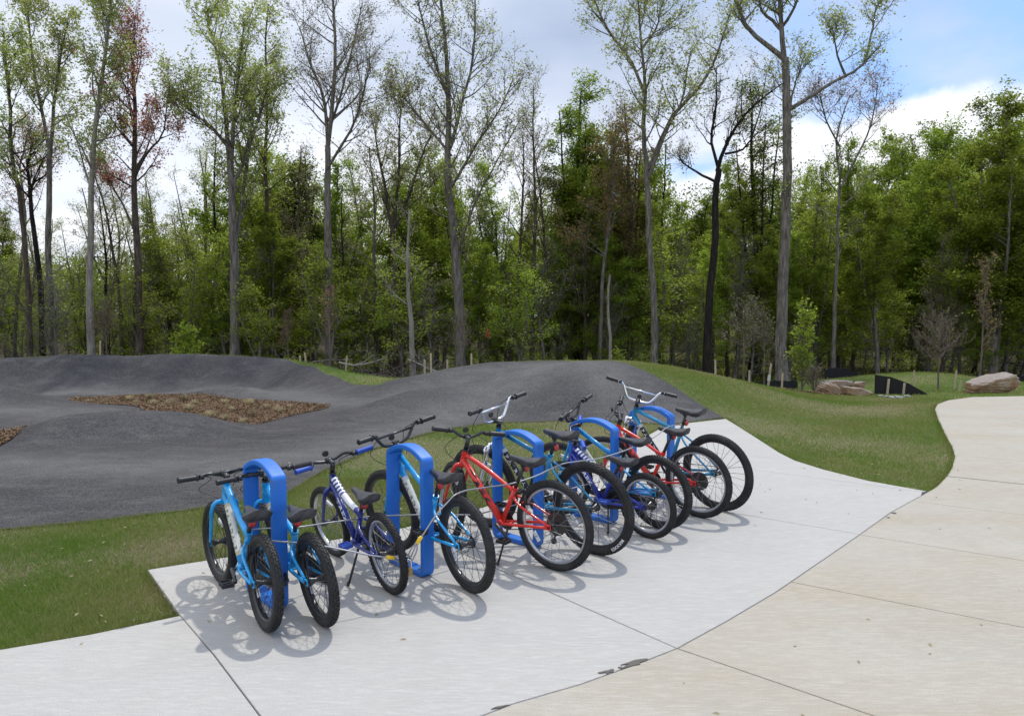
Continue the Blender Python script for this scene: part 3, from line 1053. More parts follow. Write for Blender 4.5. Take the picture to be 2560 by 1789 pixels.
def make_wheel(name, sp, parent, x, rear):
    Rw, r = sp['R'], sp['r']
    o = MB()
    n, m = 64, 8
    ri = Rw - 2 * r
    prof = [(-.011, ri + .012), (-.0125, ri + .006), (-.011, ri - .006), (-.005, ri - .011), (.005, ri - .011), (.011, ri - .006), (.0125, ri + .006), (.011, ri + .012)]
    if sp.get('wide'):
        prof = [(y * 1.5, z_) for y, z_ in prof]
    o.loft([[(math.cos(t_) * rr, yy, math.sin(t_) * rr) for yy, rr in prof] for t_ in np.arange(n) / n * 2 * math.pi], True, False, True)
    wh = o.build(name, M[sp['rim']], parent)
    wh.location = (x, 0, Rw)
    tyre_mb(Rw, r, *sp['tread']).build('tyre', M['rubber'], wh)
    hw = .05 if not rear else .058
    h = MB()
    h.tube([(0, -hw - .014, 0), (0, hw + .014, 0)], .005, 8)
    h.tube([(0, -hw + .012, 0), (0, -hw + .0125, 0), (0, -hw + .016, 0), (0, -.012, 0), (0, .012, 0), (0, hw - .016, 0), (0, hw - .0125, 0), (0, hw - .012, 0)], [.012, .027, .027, .013, .013, .027, .027, .012], 14)
    for s in (-1, 1):
        h.tube([(0, s * (hw + .004), 0), (0, s * (hw + .013), 0)], .010, 6, True, False)
    h.build('hub', M['black_metal'], wh)
    s_ = MB()
    k = 28
    for i in range(k):
        side = 1 if i % 2 else -1
        t_ = (i + .5) / k * 2 * math.pi
        lead = R(52) * (1 if (i // 2) % 2 else -1)
        a0 = t_ + lead
        s_.tube([(math.cos(a0) * .024, side * (hw - .014), math.sin(a0) * .024), (math.cos(t_) * (ri - .008), side * .003, math.sin(t_) * (ri - .008))], (.0016 if sp['rim'] != 'alloy' else .0015), 4, False)
    s_.tube([(math.cos(-1.2) * (ri - .01), .0, math.sin(-1.2) * (ri - .01)), (math.cos(-1.2) * (ri - .045), .004, math.sin(-1.2) * (ri - .045))], .004, 6)
    tag(s_.build('spokes', M['spoke' if sp['rim'] == 'alloy' else 'black_metal'], wh), kind='stuff')
    # clear reflector clipped between the spokes
    rf = MB()
    a0 = sp.get('refl', (1.9, -.6))[1 if rear else 0]
    c = np.array([math.cos(a0), 0, math.sin(a0)]) * (ri * .72)
    e = np.array([-math.sin(a0), 0, math.cos(a0)])
    rf.box(c, (.075, .012, .022), np.c_[e, (0, 1, 0), np.cross(e, (0, 1, 0))])
    rf.build('wheel_reflector', M['clear_reflector'], wh)
    if rear:
        g = MB()
        if sp.get('cassette'):
            for j in range(6):
                rr = .052 - j * .0065
                prof = []
                nt_ = 26 - j * 3
                for k in range(nt_ * 2):
                    t_ = k / (nt_ * 2) * 2 * math.pi
                    q_ = rr * (1.0 if k % 2 else .90)
                    prof.append((math.cos(t_) * q_, math.sin(t_) * q_))
                prof = np.array(prof)
                y_ = -.030 - j * .0045
                g.loft([np.c_[prof[:, 0], np.full(len(prof), y_), prof[:, 1]], np.c_[prof[:, 0], np.full(len(prof), y_ - .002), prof[:, 1]]], False)
            g.tube([(0, -.026, 0), (0, -.028, 0)], .078, 28)        # spoke guard
            g.build('cassette', M['cog'], wh)
        else:
            prof = []
            for k in range(36):
                t_ = k / 36 * 2 * math.pi
                q_ = .036 * (1 if k % 2 else .9)
                prof.append((math.cos(t_) * q_, math.sin(t_) * q_))
            prof = np.array(prof)
            g.loft([np.c_[prof[:, 0], np.full(36, -.046), prof[:, 1]], np.c_[prof[:, 0], np.full(36, -.049), prof[:, 1]]], False)
            g.build('cog', M['cog'], wh)
    return wh


def saddle_mb(L, W, sc=1.0):
    mb = MB()
    rings = []
    st = [(0, .55 * W, .012, .016), (.015, .74 * W, .010, .030), (.05, .93 * W, .006, .040), (.14, W, .0, .046), (.26, .95 * W, -.004, .046), (.38, .74 * W, -.009, .042), (.50, .50 * W, -.013, .036), (.64, .34 * W, -.015, .032), (.80, .27 * W, -.013, .028), (.93, .23 * W, -.011, .024), (.985, .17 * W, -.013, .016), (1.0, .08 * W, -.016, .006)]
    for t_, hw_, dz_, th in st:
        ring = []
        for k in range(20):
            a = k / 20 * 2 * math.pi
            ca, sa = math.cos(a), math.sin(a)
            y = hw_ * math.copysign(abs(ca) ** .62, ca)
            if sa >= 0:
                z = .013 * sa ** .6 - .012 * (y / W) ** 2
            else:
                z = -th * abs(sa) ** .75 - .012 * (y / W) ** 2
                y *= .93
            ring.append((t_ * L, y, dz_ + z))
        rings.append(ring)
    return mb.loft(rings, True, True)


def make_bike(sp):
    Rw, wb = sp['R'], sp['wb']
    root = empty('bicycle')
    fc = np.array([wb, 0, Rw])
    ang = R(70)
    axd = np.array([-math.cos(ang), 0, math.sin(ang)])
    pr = np.array([math.sin(ang), 0, math.cos(ang)])
    base = fc - pr * .035
    ax = lambda z: base + axd * ((z - base[2]) / axd[2])
    P3 = lambda p: np.array([p[0], 0, p[1]])
    hb, ht = ax(sp['hb']), ax(sp['ht'])
    bb, sc = P3(sp['bb']), P3(sp['sc'])
    ra = np.array([0, 0, Rw])
    pm = M[sp['paint']]
    f = MB()
    f.tube([hb, hb + axd * .004, ht - axd * .004, ht], [.0225, .0205, .0205, .0225], 16)
    dt0, dt1 = ax(sp['hb'] + .028) - pr * .0, bb
    tt0 = ax(sp['ht'] - .028)
    rd, rt_ = sp.get('rdt', .021), sp.get('rtt', .017)
    if sp.get('bend'):
        midt = (tt0 + sc) / 2 + np.array([0, 0, -sp['bend']])
        tt = smooth_path([tt0, midt, sc], 9)
        f.tube(tt, np.linspace(rt_ * 1.1, rt_ * .9, 9), 14)
    else:
        tt = np.array([tt0, sc])
        f.tube([tt0, sc - (sc - bb) * .04], rt_, 14)
    f.tube([dt0, dt1], rd, 16)
    sdir = (sc - bb) / np.linalg.norm(sc - bb)
    f.tube([bb, sc + sdir * .025], .0165, 14)
    f.tube([sc + sdir * .018, sc + sdir * .034], .0205, 14)                 # seat clamp collar
    f.cyl(bb + (0, -.036, 0), bb + (0, .036, 0), .022, 16)
    for s in (-1, 1):
        dr = ra + np.array([0.012, s * .060, 0])
        f.tube(smooth_path([bb + (-.01, s * .022, 0), bb + (-.08, s * .042, (Rw - bb[2]) * .16), dr + (.02, 0, -.004)], 7), .010, 10)
        ss = sc + np.array([-.01, s * .017, -.03])
        f.tube(smooth_path([ss, ss + (dr - ss) * .28 + (.006, s * .026, 0), dr + (.012, 0, .016)], 8), .0085, 10)
        f.box(ra + (.010, s * .060, .001), (.048, .006, .036))
    mid = bb + (np.array([-.085, 0, (Rw - bb[2]) * .17]))
    f.cyl(mid + (0, -.042, 0), mid + (0, .042, 0), .007, 8)
    ssm = sc + (ra - sc) * .3
    f.cyl(ssm + (0, -.036, 0), ssm + (0, .036, 0), .007, 8)
    f.build('frame', pm, root)
    frame_o = root.children[0]
    # decal band on the down tube (or top tube) with its lettering
    if sp.get('panel'):
        pn = sp['panel']
        A0, A1 = (dt0, dt1)
        d_ = A1 - A0
        Ln = np.linalg.norm(d_)
        td = d_ / Ln
        upv = np.cross(np.array([0, 1, 0]), td)
        if upv[2] < 0:
            upv = -upv
        s0, s1 = pn['span']
        if pn.get('band'):
            b_ = MB()
            b_.tube([A0 + d_ * s0, A0 + d_ * s1], rd + .0007, 20, False)
            b_.build('decal_panel', M[pn['band']], frame_o)
            if pn.get('fade'):
                b_ = MB()
                b_.tube([A0 + d_ * (s0 - .05), A0 + d_ * s0], rd + .0006, 20, False)
                b_.tube([A0 + d_ * s1, A0 + d_ * (s1 + .05)], rd + .0006, 20, False)
                b_.build('decal_edge', pn['fade'], frame_o)
        tx, size = pn['text'], pn['size']
        v, _ = text_mesh(tx, size, pn.get('bold', .01), pn.get('space', 1.0))
        wdt = v[:, 0].max() - v[:, 0].min()
        x0 = v[:, 0].min()
        sc_ = (s1 - s0) * Ln * .90 / wdt if pn.get('fit', True) else 1.0
        off = s0 * Ln + (s1 - s0) * Ln * .05
        rr = rd + .0016
        ym = (v[:, 1].max() + v[:, 1].min()) / 2
        dn = pn.get('dn', 0.0)

        def left(x, y):
            a = (y - ym) / rr + dn
            return A0 + td * (off + (x - x0) * sc_) + rr * (np.array([0, 1, 0]) * math.cos(a) + upv * math.sin(a))

        def right(x, y):
            a = (y - ym) / rr + dn
            return A0 + td * (off + ((v[:, 0].max() - x)) * sc_) + rr * (np.array([0, -1, 0]) * math.cos(a) + upv * math.sin(a))
        mapped_text(tx, size, left, M[pn['ink']], frame_o, pn.get('bold', .01), pn.get('space', 1.0), copies=[left, right])
    if sp.get('stripe'):
        # white print along the bent top tube: short bars, then a long band
        b_ = MB()
        tp = smooth_path(tt, 60)
        t_, n_, b2 = frames(tp)

        def patch(i0, i1):
            ks = range(i0, i1 + 1)
            rows = []
            for k in ks:
                row = []
                for j in range(9):
                    a = R(-80 + j * 20)
                    u = np.cross(np.array([0, 1, 0]), t_[k])
                    u = u if u[2] > 0 else -u
                    row.append(tp[k] + (rt_ * (1.1 - .2 * k / 59) + .0012) * (u * math.cos(a) + np.array([0, 1, 0]) * math.sin(a)))
                rows.append(row)
            v = np.array(rows).reshape(-1, 3)
            m = 9
            i = np.arange(len(rows) - 1)[:, None] * m
            j = np.arange(m - 1)[None]
            b_.add(v, [np.stack([i + j, i + j + 1, i + m + j + 1, i + m + j], -1).reshape(-1, 4)], True)
        for k in range(5):
            patch(4 + k * 4, 6 + k * 4)
        patch(24, 50)
        b_.build('decal_stripe', M['white'], frame_o)
    # ---- front end
    front = []
    g = MB()
    ow = .052
    cr = hb - axd * .012
    g.tube([hb - axd * .0, cr - axd * .02], .019, 14)
    if sp.get('suspension'):
        g.tube(smooth_path([cr + (0, -.060, -.004), cr + (0, -.03, .004), cr + (0, .03, .004), cr + (0, .060, -.004)], 9), .017, 12)
        for s in (-1, 1):
            lo = fc + np.array([0, s * .060, 0])
            up_ = cr + np.array([.004, s * .060, .012])
            m_ = up_ + (lo - up_) * .42
            g.tube([up_, m_], .014, 12)
            g.tube([m_, m_ + (lo - m_) * .02, lo + (0, 0, .01), lo - axd * .02], [.019, .0195, .017, .012], 12)
        br = fc + axd * (Rw + .012) + pr * .02
        g.tube(smooth_path([br + (0, -.058, -.05), br + (.0, -.045, .0), br + (0, .045, .0), br + (0, .058, -.05)], 9), .010, 10)
    else:
        wl_ = sp.get('wide_fork', .056)
        for s in (-1, 1):
            lo = fc + np.array([0, s * (ow + .002), 0])
            k1 = cr + np.array([.002, s * wl_ * .72, -.006])
            k2 = cr - axd * .055 + np.array([0, s * wl_, 0])
            g.tube(smooth_path([cr - axd * .008 + (0, s * .004, 0), k1, k2, k2 + (lo - k2) * .5, lo + (lo - k2) * -.06], 14), np.linspace(.0150, .0105, 14), 12)
            g.box(lo + (0, 0, .004), (.022, .006, .034))
    fork_m = M['chrome'] if sp.get('suspension') else pm
    front.append(g.build('fork', fork_m, root))
    # stem
    st = MB()
    hbz = sp['bars'][0]
    clampz = sp['clamp']
    topc = ax(clampz)
    st.tube([ht, ht + axd * .012], .0235, 16)
    st.tube([ht + axd * .010, topc + axd * .012], sp.get('rst', .0165), 14)
    clamp = topc + pr * .045
    st.tube([topc, clamp], .0165, 12)
    st.cyl(clamp + (0, -.022, 0), clamp + (0, .022, 0), .019, 14)
    for s in (-1, 1):
        st.cyl(clamp + pr * .014 + (0, s * .014, .01), clamp + pr * .024 + (0, s * .014, .01), .004, 6)
    st.tube([topc + axd * .012, topc + axd * .017], [.017, .012], 14)
    front.append(st.build('stem', M['black_metal'], root))
    # handlebar
    W = sp['bars'][1]
    kind = sp['bars'][2]
    hm = M[sp['bars'][3]]
    hbm = MB()
    back = -pr * sp.get('sweep', .05) 
    gripL = .115
    rise = hbz - clamp[2]
    grip_pts = {}
    for s in (-1, 1):
        tip = clamp + np.array([0, s * W, rise]) - np.array([sp.get('sweep', .05), 0, 0])
        gi = tip + np.array([.012, -s * gripL, -.004])
        grip_pts[s] = (gi, tip)
        if kind == 'bmx':
            b0 = clamp + np.array([0, s * .035, 0])
            b1 = clamp + np.array([-.002, s * (W * .30), .012])
            b2_ = clamp + np.array([-.008, s * (W * .50), rise * .82])
            hbm.tube(smooth_path([clamp, b0, b1, (b1 + b2_) / 2 + (0, s * .004, 0), b2_, b2_ + (-.004, s * .03, rise * .15), gi, tip], 26), .0111, 10)
        else:
            b0 = clamp + np.array([0, s * .045, 0])
            b1 = clamp + np.array([-.002, s * W * .42, rise * .9])
            hbm.tube(smooth_path([clamp, b0, b1, gi, tip], 18), .0111, 10)
    if kind == 'bmx':
        a_ = clamp + np.array([-.006, -W * .475, rise * .70])
        b_ = clamp + np.array([-.006, W * .475, rise * .70])
        hbm.tube([a_, b_], .0085, 10)
    bar = hbm.build('handlebar', hm, root)
    front.append(bar)
    gm = M[sp.get('grip', 'plastic')]
    for s in (-1, 1):
        gi, tip = grip_pts[s]
        gb = MB()
        dd = (tip - gi) / np.linalg.norm(tip - gi)
        L_ = np.linalg.norm(tip - gi)
        pts, rad = [], []
        for k in range(25):
            u = k / 24
            pts.append(gi + dd * L_ * u)
            rad.append(.0155 + (.0018 if k % 2 else 0) + (.006 if k in (0, 1) else 0) + (.002 if k > 22 else 0))
        gb.tube(pts, rad, 12)
        gb.build('grip', gm, bar)
        if s in sp.get('levers', (-1, 1)):
            lv = MB()
            b0 = gi - dd * .022
            lv.cyl(b0 - dd * .012, b0 + dd * .012, .0165, 10)
            p0 = b0 + np.array([.028, 0, -.006])
            lv.tube([b0 + (.008, 0, -.004), p0 - dd * .004], .009, 8)
            lv.tube(smooth_path([p0 - dd * .01, p0 + dd * .03 + (.012, 0, -.004), p0 + dd * .10 + (.008, 0, -.012)], 8), np.linspace(.0065, .0045, 8), 8)
            lv.tube([p0 - dd * .01, p0 - dd * .045], .0045, 8)
            lv.build('brake_lever', M[sp.get('lever', 'black_metal')], bar)
    fr = MB()
    fp = clamp + pr * .03 + np.array([0, .0, .032])
    fr.tube([fp, fp + (.016, 0, 0)], [.020, .022], 16)
    if sp.get('front_reflector', True):
        front.append(fr.build('front_reflector', M['plastic'], root))
    cb = MB()
    for s in sp.get('levers', (-1, 1)):
        gi, tip = grip_pts[s]
        dd = (tip - gi) / np.linalg.norm(tip - gi)
        p0 = gi - dd * .062 + np.array([.028, 0, -.006])
        mid_ = (p0 + hb) / 2 + np.array([.10, s * .07, -.02])
        end = hb + np.array([.03, s * .015, -.02]) if s > 0 else tt0 + np.array([-.05, -.02, .0])
        cb.tube(smooth_path([p0, p0 - dd * .04 + (.035, 0, -.03), mid_, end + (.02, s * .03, .03), end], 22), .0024, 6)
    if cb.n:
        front.append(cb.build('brake_cable', M['plastic'], root))
    if sp.get('vbrake', True) or sp.get('cassette'):
        hs = MB()
        hs.tube(smooth_path([hb + (.05, -.03, .06), tt0 + (-.02, -.022, -.012), tt0 + (sc - tt0) * .5 + (0, -.020, -.014), sc + (.01, -.024, .0), sc + (ra - sc) * .22 + (-.02, -.03, .03)], 20), .0026, 6)
        hs.build('cable_housing', M['plastic'], root)
    fwheel = make_wheel('front_wheel', sp, root, wb, False)
    front.append(fwheel)
    rwheel = make_wheel('rear_wheel', sp, root, 0, True)
    # ---- saddle
    s0, s1, sz = sp['saddle']
    sd = saddle_mb(s1 - s0, sp.get('sw', .075)).build('saddle', M['saddle'], root)
    sd.location = (s0, 0, sz - .012)
    sd.rotation_euler = (0, R(sp.get('stilt', 0)), 0)
    po = MB()
    ptop = sc + sdir * ((sz - .055 - sc[2]) / sdir[2])
    po.tube([sc, ptop], .0132, 12)
    po.cyl(ptop + (0, -.024, 0), ptop + (0, .024, 0), .016, 10)
    for s in (-1, 1):
        po.tube(smooth_path([(s0 + .02, s * .024, sz - .035), (s0 + .06, s * .022, sz - .052), (ptop[0] + .03, s * .02, sz - .05), (s1 - .05, s * .008, sz - .032)], 8), .0038, 6)
    po.build('seat_post', M['black_metal'], root)
    # ---- rear reflector on the seat post
    rz = sp.get('refz', ptop[2] - .02)
    pp = sc + sdir * ((rz - sc[2]) / sdir[2])
    rr_ = MB()
    rr_.tube([pp, pp + (-.02, 0, .0)], .006, 6)
    c0 = pp + np.array([-.028, 0, .0])
    rr_.tube([c0 + (.008, 0, 0), c0 + (.006, 0, 0), c0 + (-.004, 0, 0)], [.020, .027, .027], 18)
    ro = rr_.build('reflector_bracket', M['plastic'], root)
    rl = MB()
    rl.tube([c0 + (-.0041, 0, 0), c0 + (-.009, 0, 0), c0 + (-.0115, 0, 0)], [.026, .0245, .014], 18)
    rl.build('rear_reflector', M['reflector'], ro)
    # ---- transmission
    cl = sp.get('crank', .14)
    ca = R(sp.get('crank_angle', 20))
    cv = np.array([math.cos(ca), 0, math.sin(ca)]) * cl
    ck = MB()
    ck.cyl(bb + (0, -.062, 0), bb + (0, .062, 0), .008, 10)
    for s in (-1, 1):
        o_ = bb + np.array([0, s * .062, 0])
        e_ = o_ + cv * s + np.array([0, s * .012, 0])
        ck.tube([o_ - cv * s * .10, o_, e_, e_ + cv * s * .06], [.008, .013, .0095, .008], 10)
    nt_ = 36
    cr_ = sp.get('ring', .068)
    ring_ = [(math.cos(k / (nt_ * 2) * 2 * math.pi) * cr_ * (1 if k % 2 else .94), math.sin(k / (nt_ * 2) * 2 * math.pi) * cr_ * (1 if k % 2 else .94)) for k in range(nt_ * 2)]
    ring_ = np.array(ring_)
    ck.loft([np.c_[bb[0] + ring_[:, 0], np.full(len(ring_), -.046), bb[2] + ring_[:, 1]], np.c_[bb[0] + ring_[:, 0], np.full(len(ring_), -.049), bb[2] + ring_[:, 1]]], False)
    cko = ck.build('crankset', M['black_metal'], root)
    for s in (-1, 1):
        e_ = bb + np.array([0, s * .074, 0]) + cv * s
        pd = MB()
        pd.cyl(e_, e_ + (0, s * .085, 0), .006, 8)
        for yy in (.022, .078):
            pd.box(e_ + (0, s * yy, 0), (.082, .009, .020))
        for xx in (-.037, .037):
            pd.box(e_ + (xx, s * .05, 0), (.010, .064, .022))
        pd.box(e_ + (0, s * .05, 0), (.022, .064, .018))
        if sp.get('solid_pedal'):
            pd.box(e_ + (0, s * .05, 0), (.072, .058, .012))
        pd.build('pedal', M[sp.get('pedal', 'plastic')], cko)
    ch = MB()
    a_, b_ = bb + np.array([0, -.0475, 0]), ra + np.array([0, -.0475, 0])
    for s in (-1, 1):
        ch.tube([a_ + (0, 0, s * cr_ * .97), b_ + (0, 0, s * .036)], .0035, 6)
    ch.build('chain', M['cog'], root)
    if sp.get('guard'):
        gd = MB()
        out_ = []
        for k in range(13):
            t_ = R(90 - k * 15)
            out_.append((bb[0] + math.cos(t_) * (cr_ + .016), bb[2] + math.sin(t_) * (cr_ + .016)))
        for k in range(7):
            t_ = R(-90 - k * 30)
            out_.append((ra[0] + math.cos(t_) * .048, ra[2] + math.sin(t_) * .048))
        out_ = np.array(out_)
        gd.loft([np.c_[out_[:, 0], np.full(len(out_), -.052), out_[:, 1]], np.c_[out_[:, 0], np.full(len(out_), -.058), out_[:, 1]]], False)
        gd.build('chain_guard', M[sp['guard']], root)
    if sp.get('cassette'):
        dl = MB()
        h0 = ra + np.array([.012, -.066, -.02])
        dl.tube([h0, h0 + (.004, -.012, -.03), h0 + (.02, -.006, -.055)], .010, 8)
        c1_, c2_ = h0 + np.array([.022, .002, -.058]), h0 + np.array([.040, .002, -.115])
        dl.tube([c1_, c2_], .007, 8)
        for c_ in (c1_, c2_):
            dl.cyl(c_ + (0, -.006, 0), c_ + (0, .006, 0), .020, 12)
        dl.build('derailleur', M['black_metal'], root)
    # ---- V brake, rear
    vb = MB()
    bp = ra + (sc - ra) / np.linalg.norm(sc - ra) * (Rw - 2 * sp['r'] + .004)
    for s in (-1, 1):
        vb.tube([bp + (-.012, s * .040, -.03), bp + (-.020, s * .040, .06)], .006, 8)
        vb.box(bp + (-.016, s * .028, .0), (.05, .012, .012))
    vb.tube([bp + (-.020, -.040, .06), bp + (-.024, 0, .066), bp + (-.020, .040, .06)], .0028, 6)
    if sp.get('vbrake', True):
        vb.build('rear_brake', M['black_metal'], root)
    # ---- kickstand
    if sp.get('stand'):
        ks = MB()
        k0 = mid + np.array([.01, .02, -.012])
        k1 = np.array([k0[0] - .10, .16, -.002 + .16 * math.tan(R(-sp['lean']))]) if sp.get('stand_back') else np.array([k0[0] - .02, .17, .002 + .17 * math.tan(R(-sp['lean']))])
        ks.tube([k0, k0 + (k1 - k0) * .1, k1 + (0, 0, .012)], [.012, .0075, .0075], 8)
        ks.tube([k1 + (0, 0, .022), k1 + (.0, .008, .004)], .011, 8)
        ks.build('kickstand', M['black_metal'], root)
    root['_front'] = 1
    return root, [o.name for o in front], (base, axd)


def pose(root, front, axis, x, y, head, lean, steer):
    root.location = (x, y, .0)
    root.rotation_euler = (R(lean), 0, R(head))
    b, a = axis
    rot = Matrix.Translation(Vector(b)) @ Matrix.Rotation(R(-steer), 4, Vector(a)) @ Matrix.Translation(-Vector(b))
    for ch in root.children:
        if ch.name.split('.')[0] in front:
            ch.matrix_basis = rot @ Matrix.Translation(ch.location)


BLOCK = (46, (-.62, -.2, .2, .62), (.022, .0085), .0045)
KNOB = (58, (-.80, -.40, 0, .40, .80), (.0125, .0095), .0055)
ROAD = (80, (-.55, .55, -.2, .2), (.010, .004), .0030)
BIGK = (60, (-.86, -.45, -.05, .36, .78), (.014, .0105), .0065)
FADE = mat('tan_fade', (.46, .40, .27), .4)
FADE2 = mat('pale_fade', (.55, .58, .60), .4)
SMALL = dict(R=.258, r=.030, wb=.878, bb=(.385, .232), sc=(.275, .44), ht=.68, hb=.565, rim='black_metal', tread=BLOCK, paint='sky_blue', wide=True, wide_fork=.075, rdt=.022, rtt=.019, bend=.012,
             saddle=(.06, .30, .625), sw=.082, bars=(.735, .285, 'bmx', 'black_metal'), clamp=.705, levers=(-1, 1), crank=.115, crank_angle=200, lean=-4, guard='plastic',
             panel=dict(band='cream', fade=FADE, text='FAIRDALE', ink='dark_print', span=(.20, .80), size=.026, space=1.4, bold=.03, dn=.55), refz=.535, front_reflector=False)
NAVY = dict(R=.25, r=.025, wb=.861, bb=(.43, .213), sc=(.305, .425), ht=.63, hb=.53, rim='alloy', tread=KNOB, paint='navy', wide_fork=.06, rdt=.021, rtt=.022, bend=.03, saddle=(.09, .38, .59), sw=.07, stilt=-3,
            bars=(.735, .285, 'flat', 'black_metal'), clamp=.70, rst=.016, sweep=.09, levers=(-1,), grip='blue_rubber', pedal='blue_rubber', solid_pedal=True, crank=.125, crank_angle=160, lean=-8, stand=True, stand_back=True, guard='plastic',
            stripe=True, vbrake=False, refz=.505, panel=dict(text='TREK', ink='white', span=(.25, .72), size=.036, bold=.04, dn=.4))
SKY24 = dict(R=.298, r=.028, wb=.98, bb=(.46, .25), sc=(.335, .505), ht=.76, hb=.64, rim='black_metal', tread=ROAD, paint='sky_blue', wide=True, wide_fork=.066, rdt=.022, rtt=.0185, saddle=(.07, .35, .715), sw=.08,
             bars=(.915, .33, 'bmx', 'black_metal'), clamp=.79, crank=.14, crank_angle=150, lean=-5, vbrake=False,
             panel=dict(band='cream', fade=FADE2, text='FAIRDALE', ink='dark_print', span=(.26, .86), size=.030, space=1.4, bold=.03, dn=.5), refz=.615)
RED = dict(R=.302, r=.027, wb=.95, bb=(.445, .245), sc=(.33, .48), ht=.715, hb=.62, rim='alloy', tread=KNOB, paint='red', rdt=.0235, rtt=.0155, bend=-.012, saddle=(.08, .36, .735), sw=.068, stilt=-2,
           bars=(.855, .272, 'flat', 'black_metal'), clamp=.80, sweep=.045, crank=.135, crank_angle=215, lean=-3, stand=True, cassette=True, refz=.66,
           panel=dict(text='TREK', ink='black_print', span=(.14, .78), size=.052, bold=.055, space=1.05, dn=.35))
TEAL26 = dict(R=.335, r=.030, wb=1.04, bb=(.495, .275), sc=(.345, .655), ht=.835, hb=.715, rim='black_metal', tread=BIGK, paint='teal_blue', rdt=.0205, rtt=.0175, saddle=(.10, .385, .87), sw=.076, stilt=-2,
              bars=(1.025, .335, 'bmx', 'chrome'), clamp=.87, crank=.155, crank_angle=60, lean=-7, suspension=True, cassette=False, vbrake=False,
              panel=dict(band='black_print', fade=FADE2, text='FAIRDALE', ink='white', span=(.22, .90), size=.034, space=1.45, bold=.035, dn=.42), refz=.74)


def bike_pair(sp, places):
    root, front, axis = make_bike(sp)
    fk = {n.split('.')[0] for n in front}
    outs = []
    for i, (lb, x, y, h, ln, st) in enumerate(places):
        r_ = root if i == 0 else copy_tree(root)
        outs.append((r_, lb, x, y, h, ln, st))
    for r_, lb, x, y, h, ln, st in outs:
        for ch in r_.children:
            pass
        pose(r_, fk, axis, x, y, h, ln, st)
        if '_front' in r_:
            del r_['_front']
        tag(r_, lb, 'bicycle', "children's bicycles parked at the blue racks")
    return [o[0] for o in outs]


bk_small = bike_pair(SMALL, [('small light blue bicycle with block tread tyres, nearest the lawn corner, front wheel turned', -1.325, 3.935, 126.0, 0.0, -5), ('small light blue bicycle between the first blue rack and the navy bicycle', -1.033, 4.001, 126, -6.5, 3)])
bk_navy = bike_pair(NAVY, [('small navy bicycle with blue grips and blue pedal standing on its kickstand', -.735, 4.47, 126, -7.5, -6), ('shiny royal blue bicycle with silver rims and coaster hub, behind the front red bicycle', 1.031, 5.573, 135.4, -4.5, -44)])
bk_sky = bike_pair(SKY24, [('light blue bicycle with cream lettered tube standing through the second rack', -.258, 4.487, 126, -5, -12), ('light blue bicycle with pale lettered tube between the royal blue and the rear red one', 1.165, 5.811, 137, -6, -16)])
bk_red = bike_pair(RED, [('red bicycle in front of the others with black lettering and silver rims', .287, 4.868, 141.5, -3, 32), ('red bicycle at the farthest rack, partly hidden behind wheels', 1.555, 6.144, 137.5, -5, -34)])
bk_teal = bike_pair(TEAL26, [('teal bicycle with chrome handlebar and MAXXIS tyre behind the front red bicycle', .588, 5.195, 139.2, -7, -3), ('farthest teal bicycle with chrome handlebar turned to the right, tallest saddle', 1.784, 6.37, 133, -7, 62)])
# the second navy frame is a brighter royal blue
for r_ in (bk_navy[1],):
    for ch in r_.children:
        if ch.name.split('.')[0] in ('frame', 'fork'):
            ch.data = ch.data.copy()
            ch.data.materials[0] = M['royal']
# white name on the side walls of one rear tyre
Rt, rt2 = TEAL26['R'], TEAL26['r']
for ch in bk_teal[0].children:
    if ch.name.startswith('rear_wheel'):
        v, _ = text_mesh('MAXXIS', .030, .03, 1.05)
        wd = v[:, 0].max()
        rad = Rt - rt2 + .003

        def onwall(x, y):
            a = R(-33) - (x - wd * .0) / rad * 1.25
            rr = rad + (y - .011)
            tt_ = (rr - (Rt - rt2)) / rt2
            yy = rt2 * .945 * math.sqrt(max(.02, 1 - tt_ * tt_)) + .0012
            return np.array([-math.cos(a) * rr * -1, yy, math.sin(a) * rr])
        def onwall2(x, y):
            p_ = onwall(x, y)
            return p_
        # seen from the left side (+Y) forward is to the left, so mirror the angle
        def wall(x, y):
            a = R(-147) + ((x) / rad * 1.25)
            rr = rad + (y - .011)
            tt_ = (rr - (Rt - rt2)) / rt2
            yy = rt2 * .945 * math.sqrt(max(.02, 1 - tt_ * tt_)) + .0012
            return np.array([math.cos(a) * rr, yy, math.sin(a) * rr])
        mapped_text('MAXXIS', .030, wall, M['white'], ch, .03, 1.05)

# ------------------------------------------------------------------ cables and padlock
def path3(pts):
    return np.array([at(x * .896875, y * .896875, d_) for x, y, d_ in pts])


def cable(pts, n, label):
    root = empty('steel_cable', tuple(pts[0]))
    tag(root, label, 'cable', 'steel cables threaded through the bicycles')
    p = smooth_path(pts, n) - pts[0]
    MB().tube(p, .0048, 8).build('cable_run', M['steel'], root)
    return root


